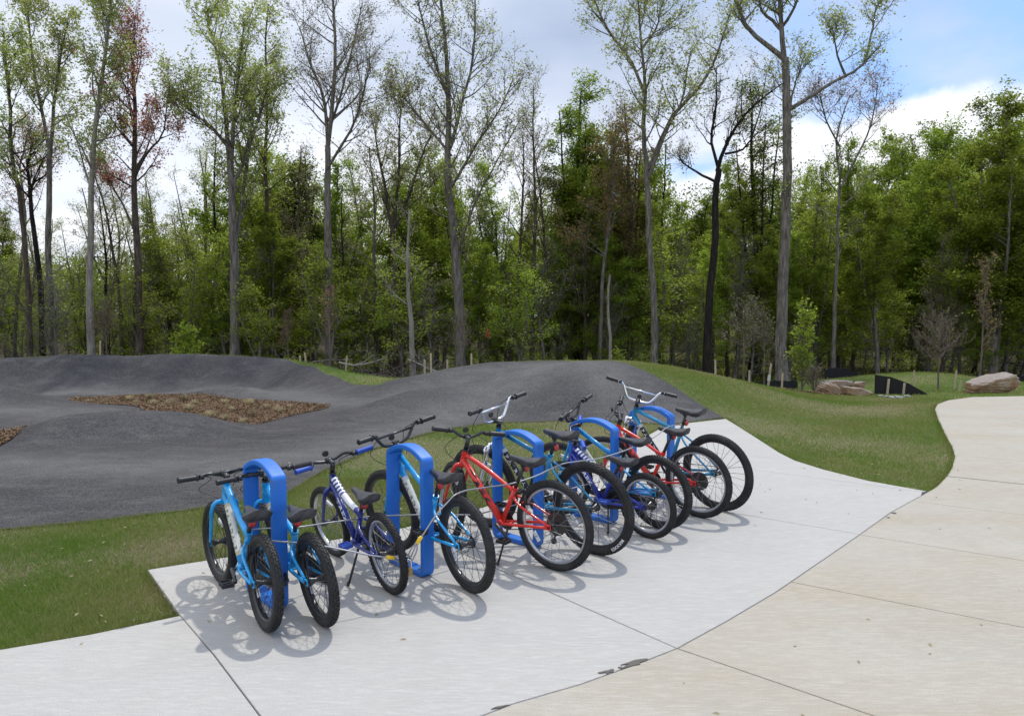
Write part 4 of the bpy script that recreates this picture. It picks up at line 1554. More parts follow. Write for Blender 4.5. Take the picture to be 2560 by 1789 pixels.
lock = at(1020 * .896875, 1400 * .896875, 4.30)
c1p = path3([(1016, 1398, 4.31), (985, 1394, 4.29), (930, 1388, 4.22), (870, 1376, 4.17), (804, 1363.5, 4.15), (745, 1356, 4.14), (695, 1352.5, 4.13), (655, 1348, 4.15), (632, 1341, 4.18), (614, 1333, 4.25), (617, 1326, 4.36), (636, 1322.5, 4.44),
             (668, 1320, 4.45), (743, 1317, 4.46), (821, 1306, 4.62), (890, 1296.6, 4.72), (925, 1290.5, 4.82), (965, 1288.5, 4.88), (1046, 1286, 4.86), (1100, 1286, 4.9), (1150, 1286, 5.0), (1193, 1284.6, 5.1), (1255, 1269, 5.3), (1300, 1258, 5.45), (1370, 1238, 5.6), (1453, 1214, 5.8), (1500, 1203, 5.9)])
c2p = path3([(1024, 1398, 4.30), (1034, 1376, 4.31), (1042, 1358, 4.32), (1060, 1332, 4.33), (1090, 1287, 4.37), (1118, 1256, 4.42), (1137, 1237, 4.46), (1160, 1227, 4.55), (1177, 1223, 4.62), (1228, 1216, 4.82), (1280, 1208, 5.0), (1340, 1189, 5.1), (1401, 1161, 5.2), (1450, 1152, 5.35), (1495, 1146, 5.5), (1567, 1124, 5.75), (1632, 1094, 6.0), (1665, 1070, 6.2), (1683, 1063, 6.35), (1702, 1062, 6.5), (1707, 1070, 6.55)])
k1 = cable(c1p, 170, 'grey steel cable running low from the padlock round the small light blue bicycles and back')
k2 = cable(c2p, 150, 'grey steel cable rising from the padlock over the wheels to the farthest rack')
for rt_o, p, i0, i1 in ((k1, c1p, 1, 2), (k2, c2p, 2, 3)):
    a_, b_ = p[i0] - p[0], p[i0] + (p[i1] - p[i0]) / np.linalg.norm(p[i1] - p[i0]) * .050 - p[0]
    fr_ = MB()
    fr_.tube([a_, a_ + (b_ - a_) * .08, a_ + (b_ - a_) * .92, b_], [.009, .0115, .0115, .009], 10)
    fr_.build('ferrule', M['yellow'], rt_o)
    # the swaged end loop between ferrule and lock
    dv = -(p[i0] - p[0])
    L_ = np.linalg.norm(dv)
    dv = dv / L_
    up_ = np.cross(dv, np.array([.3, 1, 0]))
    up_ /= np.linalg.norm(up_)
    lp = MB()
    lp.tube(smooth_path([a_ + up_ * .003, a_ + dv * L_ * .35 + up_ * .017, a_ + dv * (L_ + .006) + up_ * .016, a_ + dv * (L_ + .026), a_ + dv * (L_ + .006) - up_ * .016, a_ + dv * L_ * .35 - up_ * .017, a_ - up_ * .003], 28), .0046, 8)
    lp.build('end_loop', M['steel'], rt_o)
pl_ = empty('padlock', tuple(lock + np.array([.003, -.012, -.062])), (0, 0, R(12)))
tag(pl_, 'brass padlock joining the two steel cables beside the small navy rear wheel', 'padlock')
pb = MB()
for k in range(6):
    pb.box((0, 0, -.021 + k * .0084), (.048, .020 - (.0012 if k % 2 else 0), .0082))
bevel_mod(pb.build('lock_body', M['brass'], pl_), .0018, 2)
sh = MB()
sh.tube(smooth_path([(-.016, 0, .02), (-.016, 0, .05), (-.011, 0, .066), (0, 0, .072), (.011, 0, .066), (.016, 0, .05), (.016, 0, .02)], 24), .0042, 10)
sh.build('shackle', M['chrome'], pl_)

# ------------------------------------------------------------------ turf
RNG = np.random.default_rng(11)


def blades(name, x, y, hgt, wid, lean, material, zoff=0.0):
    n = len(x)
    z = height(x, y) + zoff
    a = RNG.uniform(0, 2 * math.pi, n)
    b = RNG.uniform(0, 2 * math.pi, n)
    w_ = wid * RNG.uniform(.7, 1.3, n)
    l_ = lean * RNG.uniform(.2, 1, n)
    p = np.stack([x, y, z - .004], -1)
    dx_ = np.stack([np.cos(a), np.sin(a), np.zeros(n)], -1) * w_[:, None]
    tip = p + np.stack([np.cos(b) * l_ * hgt, np.sin(b) * l_ * hgt, hgt], -1)
    v = np.stack([p - dx_, p + dx_, tip], 1).reshape(-1, 3)
    me = np_mesh(name, v, [np.arange(3 * n).reshape(-1, 3)], material)
    return tag(link(bpy.data.objects.new(name, me)), kind='stuff')


def scatter(n, x0, x1, y0, y1, keep):
    x = RNG.uniform(x0, x1, n)
    y = RNG.uniform(y0, y1, n)
    # keep what the picture could show
    ok = (np.abs(x) < .72 * y + .8)
    x, y = x[ok], y[ok]
    k = keep(x, y)
    return x[k], y[k]


def patchy(x, y, s, ph):
    return (np.sin(x * s + ph) * np.sin(y * s * 1.3 + ph * 2) + np.sin(x * s * 2.3 + y * s * 1.1 + ph) * .6 + np.sin(y * s * 3.1 - x * s * 1.7) * .4)


def on_turf(x, y):
    k = ~in_poly(x, y, ASPHALT)
    for pv in PAVED:
        k &= ~in_poly(x, y, pv)
    for pl in (MULCH, MULCH2, BED):
        k &= ~in_poly(x, y, pl)
    return k


x, y = scatter(420000, -6, 1.2, 3.4, 7.6, on_turf)
dryn = patchy(x, y, 1.9, .6) + RNG.normal(0, .75, len(x))
g1 = dryn < .6
blades('grass', x[g1], y[g1], RNG.uniform(.022, .052, g1.sum()), .0024, .8, M['blade'])
blades('dry_grass', x[~g1], y[~g1], RNG.uniform(.012, .034, (~g1).sum()), .0024, 1.6, M['straw'])
x, y = scatter(330000, -2.5, 9, 7.0, 18.5, on_turf)
mow = np.sin((x * .86 + y * .5) * 2.2) * .5
dryn = patchy(x, y, .9, 2.1) + mow + RNG.normal(0, .75, len(x)) + 1.1 * sstep(7.5, 8.5, y) * (x < 2.6) * (1 - sstep(11.5, 13, y))
g1 = dryn < .4
blades('grass', x[g1], y[g1], RNG.uniform(.025, .05, g1.sum()), .0042, .8, M['blade'])
blades('dry_grass', x[~g1], y[~g1], RNG.uniform(.015, .035, (~g1).sum()), .0042, 1.5, M['straw'])
x, y = scatter(60000, -9, 15, 14, 27, on_turf)
blades('grass', x, y, RNG.uniform(.03, .07, len(x)), .008, .8, M['blade'])
# ragged turf hanging over the pavement edges
edges = [np.vstack([wl[:3], J1[0], EDGE_B[0]]), EDGE_B, EDGE_R, PL[:12], A_FRONT and np.array([p[:2] for p in A_FRONT])]
ex, ey = [], []
for E_ in edges:
    E_ = np.asarray(E_)
    for a, b in zip(E_[:-1], E_[1:]):
        L_ = np.linalg.norm(b - a)
        k = int(L_ * 700)
        t_ = RNG.uniform(0, 1, k)
        off = RNG.normal(0, .03, (k, 2))
        pp = a + (b - a) * t_[:, None] + off
        ex.append(pp[:, 0])
        ey.append(pp[:, 1])
ex, ey = np.concatenate(ex), np.concatenate(ey)
k = on_turf(ex, ey)
ex, ey = ex[k], ey[k]
blades('grass', ex, ey, RNG.uniform(.02, .05, len(ex)), .003, 1.1, M['blade'], .004)
# dead leaves and bleached bits lying in the turf
x1, y1 = scatter(900, -6, 1.2, 3.4, 7.6, on_turf)
x2, y2 = scatter(900, 1, 8, 7, 15, on_turf)
x3, y3 = RNG.uniform(-2.6, 5, 90), RNG.uniform(2.6, 9, 90)
lx, ly = np.concatenate([x1[:170], x2[:170], x3]), np.concatenate([y1[:170], y2[:170], y3])
n = len(lx)
lz = np.maximum(height(lx, ly) + .022, np.where(on_turf(lx, ly), -1, .0015))
p = np.stack([lx, ly, lz], -1)
a = RNG.uniform(0, 6.28, n)
l_ = RNG.uniform(.006, .02, n)
u = np.stack([np.cos(a) * l_, np.sin(a) * l_, RNG.uniform(.0, .004, n)], -1)
s_ = np.stack([-np.sin(a) * l_ * .45, np.cos(a) * l_ * .45, RNG.uniform(.0, .004, n)], -1)
v = np.stack([p - u, p - s_, p + u, p + s_ + (0, 0, .003)], 1).reshape(-1, 3)
tag(link(bpy.data.objects.new('fallen_leaves', np_mesh('fallen_leaves', v, [np.arange(4 * n).reshape(-1, 4)], M['straw']))), kind='stuff')
# chips and clumps on the mulch
cx_, cy_, = [], []
for pl, n in ((MULCH, 60000), (MULCH2, 9000), (BED, 12000)):
    lo, hi = pl.min(0), pl.max(0)
    x = RNG.uniform(lo[0], hi[0], n)
    y = RNG.uniform(lo[1], hi[1], n)
    k = in_poly(x + RNG.normal(0, .06, n), y + RNG.normal(0, .06, n), pl)
    cx_.append(x[k])
    cy_.append(y[k])
cx_, cy_ = np.concatenate(cx_), np.concatenate(cy_)
n = len(cx_)
p = np.stack([cx_, cy_, height(cx_, cy_) + .03 + RNG.uniform(0, .02, n)], -1)
a = RNG.uniform(0, 2 * math.pi, n)
l_ = RNG.uniform(.008, .032, n)
u = np.stack([np.cos(a) * l_, np.sin(a) * l_, RNG.uniform(-.012, .018, n)], -1)
s_ = np.stack([-np.sin(a), np.cos(a), RNG.uniform(-.5, .5, n)], -1) * RNG.uniform(.003, .008, n)[:, None]
v = np.stack([p - u - s_, p + u - s_, p + u + s_, p - u + s_], 1).reshape(-1, 3)
tag(link(bpy.data.objects.new('mulch_chips', np_mesh('mulch_chips', v, [np.arange(4 * n).reshape(-1, 4)], M['chip']))), kind='stuff')


def clump_mesh(seed, n, h_, spread, m, wid=.004):
    r_ = np.random.default_rng(seed)
    a = r_.uniform(0, 2 * math.pi, n)
    d_ = r_.uniform(0, 1, n) ** .7
    b0 = np.stack([np.cos(a) * d_ * .03, np.sin(a) * d_ * .03, np.zeros(n)], -1)
    hh = h_ * r_.uniform(.5, 1, n)
    t1 = b0 + np.stack([np.cos(a) * d_ * spread * .5, np.sin(a) * d_ * spread * .5, hh * .75], -1)
    t2 = b0 + np.stack([np.cos(a) * d_ * spread, np.sin(a) * d_ * spread, hh * (1 - .35 * d_)], -1)
    s_ = np.stack([-np.sin(a), np.cos(a), np.zeros(n)], -1) * wid
    v = np.stack([b0 - s_, b0 + s_, t1 + s_ * .7, t1 - s_ * .7, t2], 1).reshape(-1, 3)
    i = np.arange(n)[:, None] * 5
    return np_mesh('grass_clump', v, [i + np.array([0, 1, 2, 3]), i + np.array([3, 2, 4])], m)


MZ = 0
cm = [clump_mesh(k, 110, .17, .13, M['straw'], .005) for k in range(4)]
for i, (px, py, y) in enumerate([(200, 896, 15.6), (238, 905, 14.6), (290, 893, 15.6), (305, 905, 14.4), (338, 891, 15.9), (345, 917, 13.9), (385, 897, 15.2), (415, 893, 15.6), (425, 925, 13.4), (437, 905, 14.5), (462, 896, 15.2), (470, 935, 12.9), (505, 902, 14.6), (520, 920, 13.6), (560, 905, 14.4), (566, 930, 13.1), (600, 915, 13.8), (625, 925, 13.3), (505, 941, 12.5), (545, 948, 12.2), (650, 915, 14.0), (380, 908, 14.4)]):
    g_ = gnd(px, py + 4, -.25)
    if not in_poly(np.array([g_[0]]), np.array([g_[1]]), MULCH)[0]:
        continue
    o = link(bpy.data.objects.new('grass_clump', cm[i % 4]))
    o.location = (g_[0], g_[1], hz(g_[0], g_[1]) + .025)
    o.rotation_euler = (0, 0, i * 1.3)
    o.scale = [.7 + .5 * ((i * 37) % 10) / 10] * 3
    tag(o, 'small tuft of dry ornamental grass growing in the brown mulch island', 'grass tuft', 'grass tufts planted in the mulch island')

# ------------------------------------------------------------------ trees
def cone_batch(p, d_, L_, r_):
    """many thin three sided twigs"""
    n = len(p)
    d_ = d_ / (np.linalg.norm(d_, axis=1)[:, None] + 1e-9)
    a = np.cross(d_, np.where(np.abs(d_[:, 2:]) < .8, np.array([[0, 0, 1.0]]), np.array([[1.0, 0, 0]])))
    a /= np.linalg.norm(a, axis=1)[:, None] + 1e-9
    b = np.cross(d_, a)
    ring = [p + (a * math.cos(t_) + b * math.sin(t_)) * r_[:, None] for t_ in (0, 2.094, 4.189)]
    tip = p + d_ * L_[:, None]
    v = np.stack(ring + [tip], 1).reshape(-1, 3)
    i = np.arange(n)[:, None] * 4
    f = np.concatenate([i + np.array([0, 1, 3]), i + np.array([1, 2, 3]), i + np.array([2, 0, 3])])
    return v, f


class Grow:
    def __init__(s, seed):
        s.r = np.random.default_rng(seed)
        s.V, s.Q, s.T, s.n = [], [], [], 0
        s.leaf_p, s.leaf_d = [], []
        s.tw = .0042

    def tube(s, pts, rad, sides):
        pts = np.asarray(pts, float)
        t, a, b = frames(pts)
        th = np.arange(sides) / sides * 2 * math.pi
        v = (pts[:, None] + (np.cos(th)[None, :, None] * a[:, None] + np.sin(th)[None, :, None] * b[:, None]) * np.asarray(rad)[:, None, None]).reshape(-1, 3)
        m = len(pts)
        i = np.arange(m - 1)[:, None] * sides
        j = np.arange(sides)[None]
        k = (j + 1) % sides
        s.Q.append(np.stack([i + j, i + k, i + sides + k, i + sides + j], -1).reshape(-1, 4) + s.n)
        s.V.append(v)
        s.n += len(v)

    def stem(s, pts, r0, r1, n=None, sides=8, wob=.0, flare=True):
        L_ = np.linalg.norm(np.diff(np.asarray(pts), axis=0), axis=1).sum()
        n = n or max(8, int(L_ / .7))
        p = smooth_path(pts, n)
        if wob:
            w_ = np.cumsum(s.r.normal(0, wob, (n, 3)), 0)
            w_ -= np.linspace(0, 1, n)[:, None] * w_[-1]
            w_[:, 2] *= .3
            p = p + w_
        rad = np.linspace(r0, r1, n)
        if flare:
            rad = rad * (1 + .55 * np.exp(-np.linspace(0, L_, n) / .35))
        s.tube(p, rad, sides)
        return p, rad

    def branches(s, p, rad, count, t0, t1, length, up=(.15, .7), r_k=.5, taper=.55, droop=0.0, sides=4, level=1, sub=(7, .38), twigs=10, twig_len=.5, az=None, zig=.06):
        """side branches with sub-branches, then a spray of twigs; leaf sites go to leaf_p"""
        r = s.r
        m = len(p) - 1
        for k in range(count):
            t = t0 + (t1 - t0) * (k + r.uniform(0, 1)) / count
            f = t * m
            i = min(int(f), m - 1)
            q0 = p[i] + (p[i + 1] - p[i]) * (f - i)
            tg = p[i + 1] - p[i]
            tg /= np.linalg.norm(tg)
            a = r.uniform(0, 2 * math.pi) if az is None else az + r.normal(0, .5)
            h_ = np.array([math.cos(a), math.sin(a), 0])
            rise = r.uniform(*up)
            d_ = h_ * (1 - rise * .6) + tg * rise + np.array([0, 0, .05])
            d_ /= np.linalg.norm(d_)
            L_ = length * r.uniform(.55, 1.15) * (1 - taper * (t - t0) / max(.01, t1 - t0))
            r0 = min(rad[i] * r_k, .012 + L_ * .013)
            nn = 7
            q = [q0]
            dd = d_.copy()
            for j in range(nn - 1):
                dd = dd + np.array([0, 0, .09 - droop]) + r.normal(0, zig * 1.6, 3)
                dd /= np.linalg.norm(dd)
                q.append(q[-1] + dd * L_ / (nn - 1))
            q = np.array(q)
            rr = np.linspace(r0, max(.004, r0 * .2), nn)
            s.tube(q, rr, sides)
            # sub-branches
            ns = max(2, int(sub[0] * L_ / length + .5))
            for e in range(ns):
                u = .22 + .78 * (e + r.uniform(0, 1)) / ns
                g = u * (nn - 1)
                gi = min(int(g), nn - 2)
                b0 = q[gi] + (q[gi + 1] - q[gi]) * (g - gi)
                bd = q[gi + 1] - q[gi]
                bd = bd / np.linalg.norm(bd)
                sd = r.normal(0, 1, 3)
                sd -= bd * (sd @ bd)
                sd /= np.linalg.norm(sd) + 1e-9
                if droop > .05:
                    sd[2] *= .25
                bd2 = bd * .75 + sd * .75 + np.array([0, 0, .12 - droop])
                bd2 /= np.linalg.norm(bd2)
                bl = L_ * sub[1] * r.uniform(.5, 1.2) * (1.1 - .5 * u)
                n2 = 5
                c = [b0]
                e2 = bd2.copy()
                for j in range(n2 - 1):
                    e2 = e2 + np.array([0, 0, .08 - droop]) + r.normal(0, .13, 3)
                    e2 /= np.linalg.norm(e2)
                    c.append(c[-1] + e2 * bl / (n2 - 1))
                c = np.array(c)
                s.tube(c, np.linspace(max(.0045, rr[gi] * .5), .003, n2), 3)
                tw = twigs
                tt = r.uniform(.15, 1, tw) * (n2 - 1)
                ti = np.minimum(tt.astype(int), n2 - 2)
                tp = c[ti] + (c[ti + 1] - c[ti]) * (tt - ti)[:, None]
                td = (c[ti + 1] - c[ti]) / (bl / (n2 - 1)) * .6 + r.normal(0, .55, (tw, 3)) + np.array([0, 0, .18 - droop * 1.5])
                if droop > .05:
                    td[:, 2] *= .35
                td /= np.linalg.norm(td, axis=1)[:, None]
                tl = twig_len * r.uniform(.4, 1.15, tw)
                v, fc = cone_batch(tp, td, tl, np.full(tw, s.tw))
                s.T.append(fc + s.n)
                s.V.append(v)
                s.n += len(v)
                s.leaf_p.append(np.c_[tp, tl])
                s.leaf_d.append(td)

    def leader(s, p, t0=.6, n=60, L_=.6):
        m = len(p) - 1
        t_ = s.r.uniform(t0, 1, n) * m
        i = np.minimum(t_.astype(int), m - 1)
        q = p[i] + (p[i + 1] - p[i]) * (t_ - i)[:, None]
        d_ = s.r.normal(0, 1, (n, 3)) + np.array([0, 0, .7])
        d_ /= np.linalg.norm(d_, axis=1)[:, None]
        tl = L_ * s.r.uniform(.4, 1.2, n)
        v, fc = cone_batch(q, d_, tl, np.full(n, .006))
        s.T.append(fc + s.n)
        s.V.append(v)
        s.n += len(v)
        for k in range(3):
            s.leaf_p.append(np.c_[q, tl])
            s.leaf_d.append(d_)

    def wood(s, name, m):
        polys = []
        if s.Q:
            polys.append(np.concatenate(s.Q))
        if s.T:
            polys.append(np.concatenate(s.T))
        return np_mesh(name, np.concatenate(s.V), polys, m, True)

    def leaves(s, name, n, size, m, flat=0.0, spread=.05, zmin=None, along=(.25, 1.05), keep=None):
        P_ = np.concatenate(s.leaf_p)
        D_ = np.concatenate(s.leaf_d)
        if keep is not None:
            kk = keep(P_)
            P_, D_ = P_[kk], D_[kk]
        r = s.r
        k = r.integers(0, len(P_), n)
        c = P_[k, :3] + D_[k] * (P_[k, 3] * r.uniform(*along, n))[:, None] + r.normal(0, spread, (n, 3))
        nr = r.normal(0, 1, (n, 3))
        nr[:, 2] = nr[:, 2] * (1 - flat * .5) + flat * 2.2 * np.sign(nr[:, 2])
        nr /= np.linalg.norm(nr, axis=1)[:, None]
        a = np.cross(nr, r.normal(0, 1, (n, 3)))
        a /= np.linalg.norm(a, axis=1)[:, None] + 1e-9
        b = np.cross(nr, a)
        sz = size * r.uniform(.55, 1.35, n)[:, None]
        v = np.stack([c - a * sz, c - b * sz * .55, c + a * sz, c + b * sz * .55], 1).reshape(-1, 3)
        return np_mesh(name, v, [np.arange(4 * n).reshape(-1, 4)], m)


def make_tree(name, base, label, cat, group, wood, crown):
    root = empty(name, tuple(base))
    tag(root, label, cat, group)
    link(bpy.data.objects.new('trunk', wood), root)
    for c in crown:
        tag(link(bpy.data.objects.new('crown', c), root), kind='stuff')
    return root


def hero(label, y, stems, bk, leaf, nleaf, size, br, seed, group='tall trees along the edge of the wood', spread=.06, name='tree', keep2=None, dd=0.0):
    """stems: list of (picture points from the foot up, radius at the foot, radius at the top, depth offset at the top)"""
    g = Grow(seed)
    foot = stems[0][0][0]
    b = at(foot[0], foot[1], y)
    zb = hz(b[0], y)
    base = np.array([b[0], y, zb - .15])
    first = True
    for st in stems:
        pts, r0, r1 = st[:3]
        dep = st[3] if len(st) > 3 else 0.0
        opt = dict(br)
        if len(st) > 4:
            opt.update(st[4])
        n = len(pts)
        w_ = np.array([at(px, py, y + dep * k / max(1, n - 1)) for k, (px, py) in enumerate(pts)])
        if first:
            w_[0, 2] = base[2]
        p, rad = g.stem(w_ - base, r0 * .84, r1 * .8, wob=.025, flare=first)
        first = False
        if opt.get('count', 1):
            g.branches(p, rad, **opt)
            if nleaf > 400:
                g.leader(p, .7, 14, .4)
    cr = []
    nleaf, size = int(nleaf * 1.7), size * .86
    if nleaf:
        if isinstance(leaf, (list, tuple)):
            for lf, fr in leaf:
                cr.append(g.leaves('crown', int(nleaf * fr), size, M[lf], .2, spread, keep=keep2 if lf == leaf[-1][0] else None))
        else:
            cr.append(g.leaves('crown', nleaf, size, M[leaf], .2, spread))
    return make_tree(name, base, label, 'tree', group, g.wood('trunk', M[bk]), cr)


B1 = dict(count=26, t0=.42, t1=1.0, length=2.6, up=(.25, .85), sub=(6, .42), twigs=8, twig_len=.55, taper=.5)
NB = dict(count=0)
nb = lambda **k: dict(B1, **k)
hero('thin leaning dark trunk at the left edge, yellow-green crown', 27, [([(66, 800), (62, 640), (45, 450), (28, 320), (15, 150), (8, 90)], .13, .04)], 'bark_brown', 'leaf_spring', 3600, .055, nb(count=24, length=1.9), 1)
hero('dark slim trunk beside the leaning one, reddish bare twigs at half height', 28, [([(97, 805), (92, 640), (72, 480), (66, 380), (75, 310)], .15, .03)], 'bark_dark', [('leaf_red', .5), ('leaf_bud', .5)], 1500, .045, nb(count=24, t0=.55, length=2.2), 2)
hero('grey trunk forking high into two long leafy stems', 27.5, [([(128, 800), (112, 640), (108, 450), (113, 330)], .15, .10, 0, NB), ([(113, 330), (95, 230), (75, 150), (62, 40), (60, 10)], .08, .03, 1), ([(113, 330), (124, 230), (135, 130), (152, 50)], .08, .03, -1)], 'bark_grey', 'leaf_spring', 5200, .055, nb(count=19, t0=.15, length=1.6), 3)
hero('pale grey straight trunk with light green crown reaching highest at the left', 26, [([(207, 800), (203, 650), (205, 470), (212, 330), (228, 180), (246, 60), (250, -15)], .16, .035)], 'bark_pale', 'leaf_spring', 5200, .055, nb(count=30, t0=.38, length=2.2), 4)
hero('red budded maple with a dark straight trunk', 27, [([(316, 800), (308, 640), (303, 500), (296, 380), (300, 250), (296, 130), (294, 95)], .19, .03), ([(304, 520), (285, 470), (255, 420), (238, 380)], .06, .02, 1.5, nb(count=8, length=1.2)), ([(300, 400), (325, 340), (362, 300), (380, 200)], .06, .02, -1.5, nb(count=10, length=1.3))], 'bark_brown', 'leaf_red', 6200, .05, nb(count=32, t0=.42, length=2.5), 5)
hero('thin bent stem between the pale trunk and the red maple', 29, [([(272, 805), (262, 650), (240, 520), (222, 430), (214, 395)], .09, .02)], 'bark_brown', 'leaf_bud', 700, .04, nb(count=16, t0=.4, length=1.4, twigs=5), 6)
hero('thick many-stemmed tree with the broadest light green crown at the left', 26, [([(527, 805), (524, 650), (521, 500), (516, 360)], .22, .14, 0, NB), ([(518, 420), (505, 260), (492, 130), (470, 60), (468, 30)], .10, .03, 1), ([(517, 380), (528, 260), (537, 150), (550, 40)], .10, .03, -1), ([(519, 420), (560, 330), (585, 240), (600, 180)], .08, .02, .5), ([(517, 340), (470, 280), (430, 250), (408, 180)], .07, .02, -.5), ([(522, 560), (545, 420), (556, 320), (572, 200)], .09, .03, 1.5)], 'bark_grey', 'leaf_spring', 9500, .055, nb(count=17, t0=.12, length=2.1), 7)
hero('slim dark trunk just right of the broad crowned tree', 28, [([(614, 808), (607, 650), (601, 480), (600, 300), (603, 160), (602, 10)], .12, .03)], 'bark_brown', 'leaf_spring', 3200, .05, nb(count=26, t0=.45, length=1.7), 8)
hero('grey trunk with sparse whitish buds and an open crown, left of centre', 26, [([(738, 815), (736, 650), (733, 480), (735, 330)], .19, .12, 0, NB), ([(735, 330), (725, 220), (690, 130), (672, 60)], .08, .02, 1), ([(735, 340), (748, 230), (752, 120), (745, 0), (742, -40)], .10, .03, -.5), ([(736, 380), (790, 280), (820, 190), (828, 120)], .06, .02, -1.5), ([(735, 300), (775, 200), (800, 90), (812, 10)], .06, .02, 1)], 'bark_grey', 'leaf_bud', 3000, .042, nb(count=20, t0=.1, length=2.2, twigs=10), 9)
hero('tall olive tinged tree in the middle of the wood with a wide airy crown', 25.5, [([(1036, 815), (1028, 650), (1020, 500), (1008, 380), (1012, 260), (1003, 120), (985, -30)], .22, .05), ([(1010, 330), (1035, 240), (1062, 130), (1065, 0)], .08, .03, 1), ([(1012, 420), (1060, 340), (1110, 260), (1150, 180)], .06, .02, -1.5), ([(1012, 350), (960, 280), (915, 230), (890, 200)], .06, .02, .8), ([(1006, 220), (965, 120), (940, 30), (930, -30)], .06, .02, -1), ([(1024, 570), (1070, 440), (1110, 370), (1170, 260)], .05, .015, -2.0)], 'bark_grey', [('leaf_bud', .5), ('leaf_spring', .5)], 6800, .048, nb(count=22, t0=.12, length=2.0, twigs=9), 10)
hero('short pale bare trunk with broken limbs in front of the dark understory', 24.5, [([(927, 832), (922, 740), (915, 640), (912, 560), (918, 470)], .11, .04)], 'bark_pale', 'leaf_bud', 200, .04, nb(count=9, t0=.35, length=1.6, twigs=4), 11)
hero('mid height tree with a fan of pale green twigs, left of the tall middle tree', 29, [([(884, 815), (884, 650), (880, 520)], .18, .13, 0, NB), ([(880, 520), (862, 400), (845, 310), (830, 250)], .08, .02, 1), ([(880, 520), (890, 400), (895, 290), (900, 210)], .08, .02, -1), ([(880, 530), (925, 420), (955, 330), (985, 270)], .07, .02, 1)], 'bark_brown', 'leaf_bud', 4500, .05, nb(count=18, t0=.1, length=2.0), 12)
hero('tree with a whitish lower trunk forking into long bare limbs, right of centre', 25, [([(1467, 822), (1463, 700), (1456, 560), (1452, 430), (1450, 370)], .13, .11, 0, NB), ([(1450, 380), (1442, 290), (1446, 180), (1438, 100), (1430, -20)], .10, .03, -.5), ([(1445, 210), (1410, 130), (1360, 60), (1325, -20)], .07, .03, 1), ([(1440, 110), (1470, 60), (1490, -20)], .05, .02, 0), ([(1452, 380), (1505, 260), (1570, 190), (1610, 110), (1640, 20)], .09, .025, 1.2), ([(1452, 400), (1490, 300), (1530, 220), (1548, 120)], .07, .02, -1)], 'bark_grey', 'leaf_spring', 6000, .05, nb(count=15, t0=.15, length=1.8), 13)
hero('black contorted trunk with crooked bare boughs', 25, [([(1586, 830), (1590, 700), (1603, 560), (1606, 420), (1612, 380)], .17, .12, 0, NB), ([(1608, 410), (1570, 390), (1535, 370), (1520, 345)], .06, .02, .6, nb(count=8, length=1.2)), ([(1612, 385), (1640, 310), (1690, 240), (1750, 190)], .085, .02, -1), ([(1612, 380), (1600, 310), (1612, 240), (1606, 150)], .07, .02, .8), ([(1625, 345), (1668, 330), (1700, 260), (1720, 160)], .05, .015, 1)], 'bark_dark', 'leaf_bud', 1100, .042, nb(count=13, t0=.2, length=1.5, twigs=6, zig=.16), 14)
hero('thickest grey trunk of the row, one long limb reaching far right', 24, [([(1756, 868), (1757, 740), (1761, 560), (1768, 400), (1766, 260), (1760, 130)], .235, .15, 0, dict(count=3, t0=.5, t1=.9, length=.8)), ([(1764, 140), (1730, 110), (1680, 70), (1655, 20), (1640, -30)], .11, .05, .5, nb(count=12, length=1.5)), ([(1760, 140), (1752, 60), (1750, -40)], .11, .07, 0, nb(count=10, length=1.6)), ([(1752, 70), (1715, 30), (1690, -20)], .07, .03, 1, nb(count=8, length=1.4)), ([(1755, 60), (1785, 10), (1800, -40)], .06, .03, -1, nb(count=8, length=1.4)), ([(1773, 245), (1810, 222), (1860, 190), (1920, 158), (1945, 130), (1976, 100)], .085, .02, -.8, dict(count=4, t0=.6, t1=1, length=.8, twigs=3)), ([(1895, 174), (1880, 140), (1872, 95), (1865, 60)], .05, .015, -.4, nb(count=8, t0=.3, length=1.0)), ([(1938, 140), (1955, 75), (1962, 20), (1990, -10)], .05, .015, -.2, nb(count=8, t0=.3, length=1.0)), ([(1770, 250), (1782, 190), (1806, 120)], .05, .015, 1, nb(count=12, t0=.15, length=1.6))], 'bark_grey', 'leaf_spring', 4600, .05, nb(), 15)
hero('thin trunk with a few red leaves at its top, right of the thickest trunk', 27, [([(1868, 850), (1872, 700), (1880, 560), (1888, 400), (1880, 300), (1905, 215)], .10, .02), ([(1884, 420), (1930, 330), (1960, 250), (1968, 185)], .05, .015, .6), ([(1880, 330), (1850, 260), (1838, 210)], .04, .015, -.6)], 'bark_grey', [('leaf_bud', .6), ('leaf_red', .4)], 1500, .045, nb(count=17, t0=.35, length=1.7, twigs=7), 16, keep2=lambda P_: P_[:, 2] > 9.5)
hero('slim straight trunk left of the whitish forked tree', 27, [([(1345, 815), (1350, 690), (1362, 560), (1372, 420), (1375, 300)], .10, .03)], 'bark_grey', 'leaf_rust', 2500, .05, nb(count=24, t0=.45, length=2.0), 17)
hero('pair of thin trunks at the middle with bare branch tips', 30, [([(1165, 815), (1160, 650), (1168, 500), (1172, 380), (1170, 300)], .10, .02), ([(1235, 815), (1232, 650), (1222, 500), (1205, 380), (1190, 290)], .09, .02)], 'bark_brown', 'leaf_bud', 1100, .04, nb(count=22, t0=.35, length=1.6, twigs=7), 18)
hero('slender trunk with thin upright twigs left of the dark green mass', 28, [([(1196, 815), (1194, 680), (1196, 480), (1192, 330), (1196, 190)], .10, .02)], 'bark_brown', 'leaf_bud', 900, .04, nb(count=24, t0=.35, length=1.5, twigs=7), 19)
hero('tall slim trunk behind the fallen limbs', 30, [([(845, 815), (840, 640), (838, 480), (828, 330)], .11, .03)], 'bark_grey', 'leaf_bud', 900, .045, nb(count=18, t0=.4, length=1.8), 20)
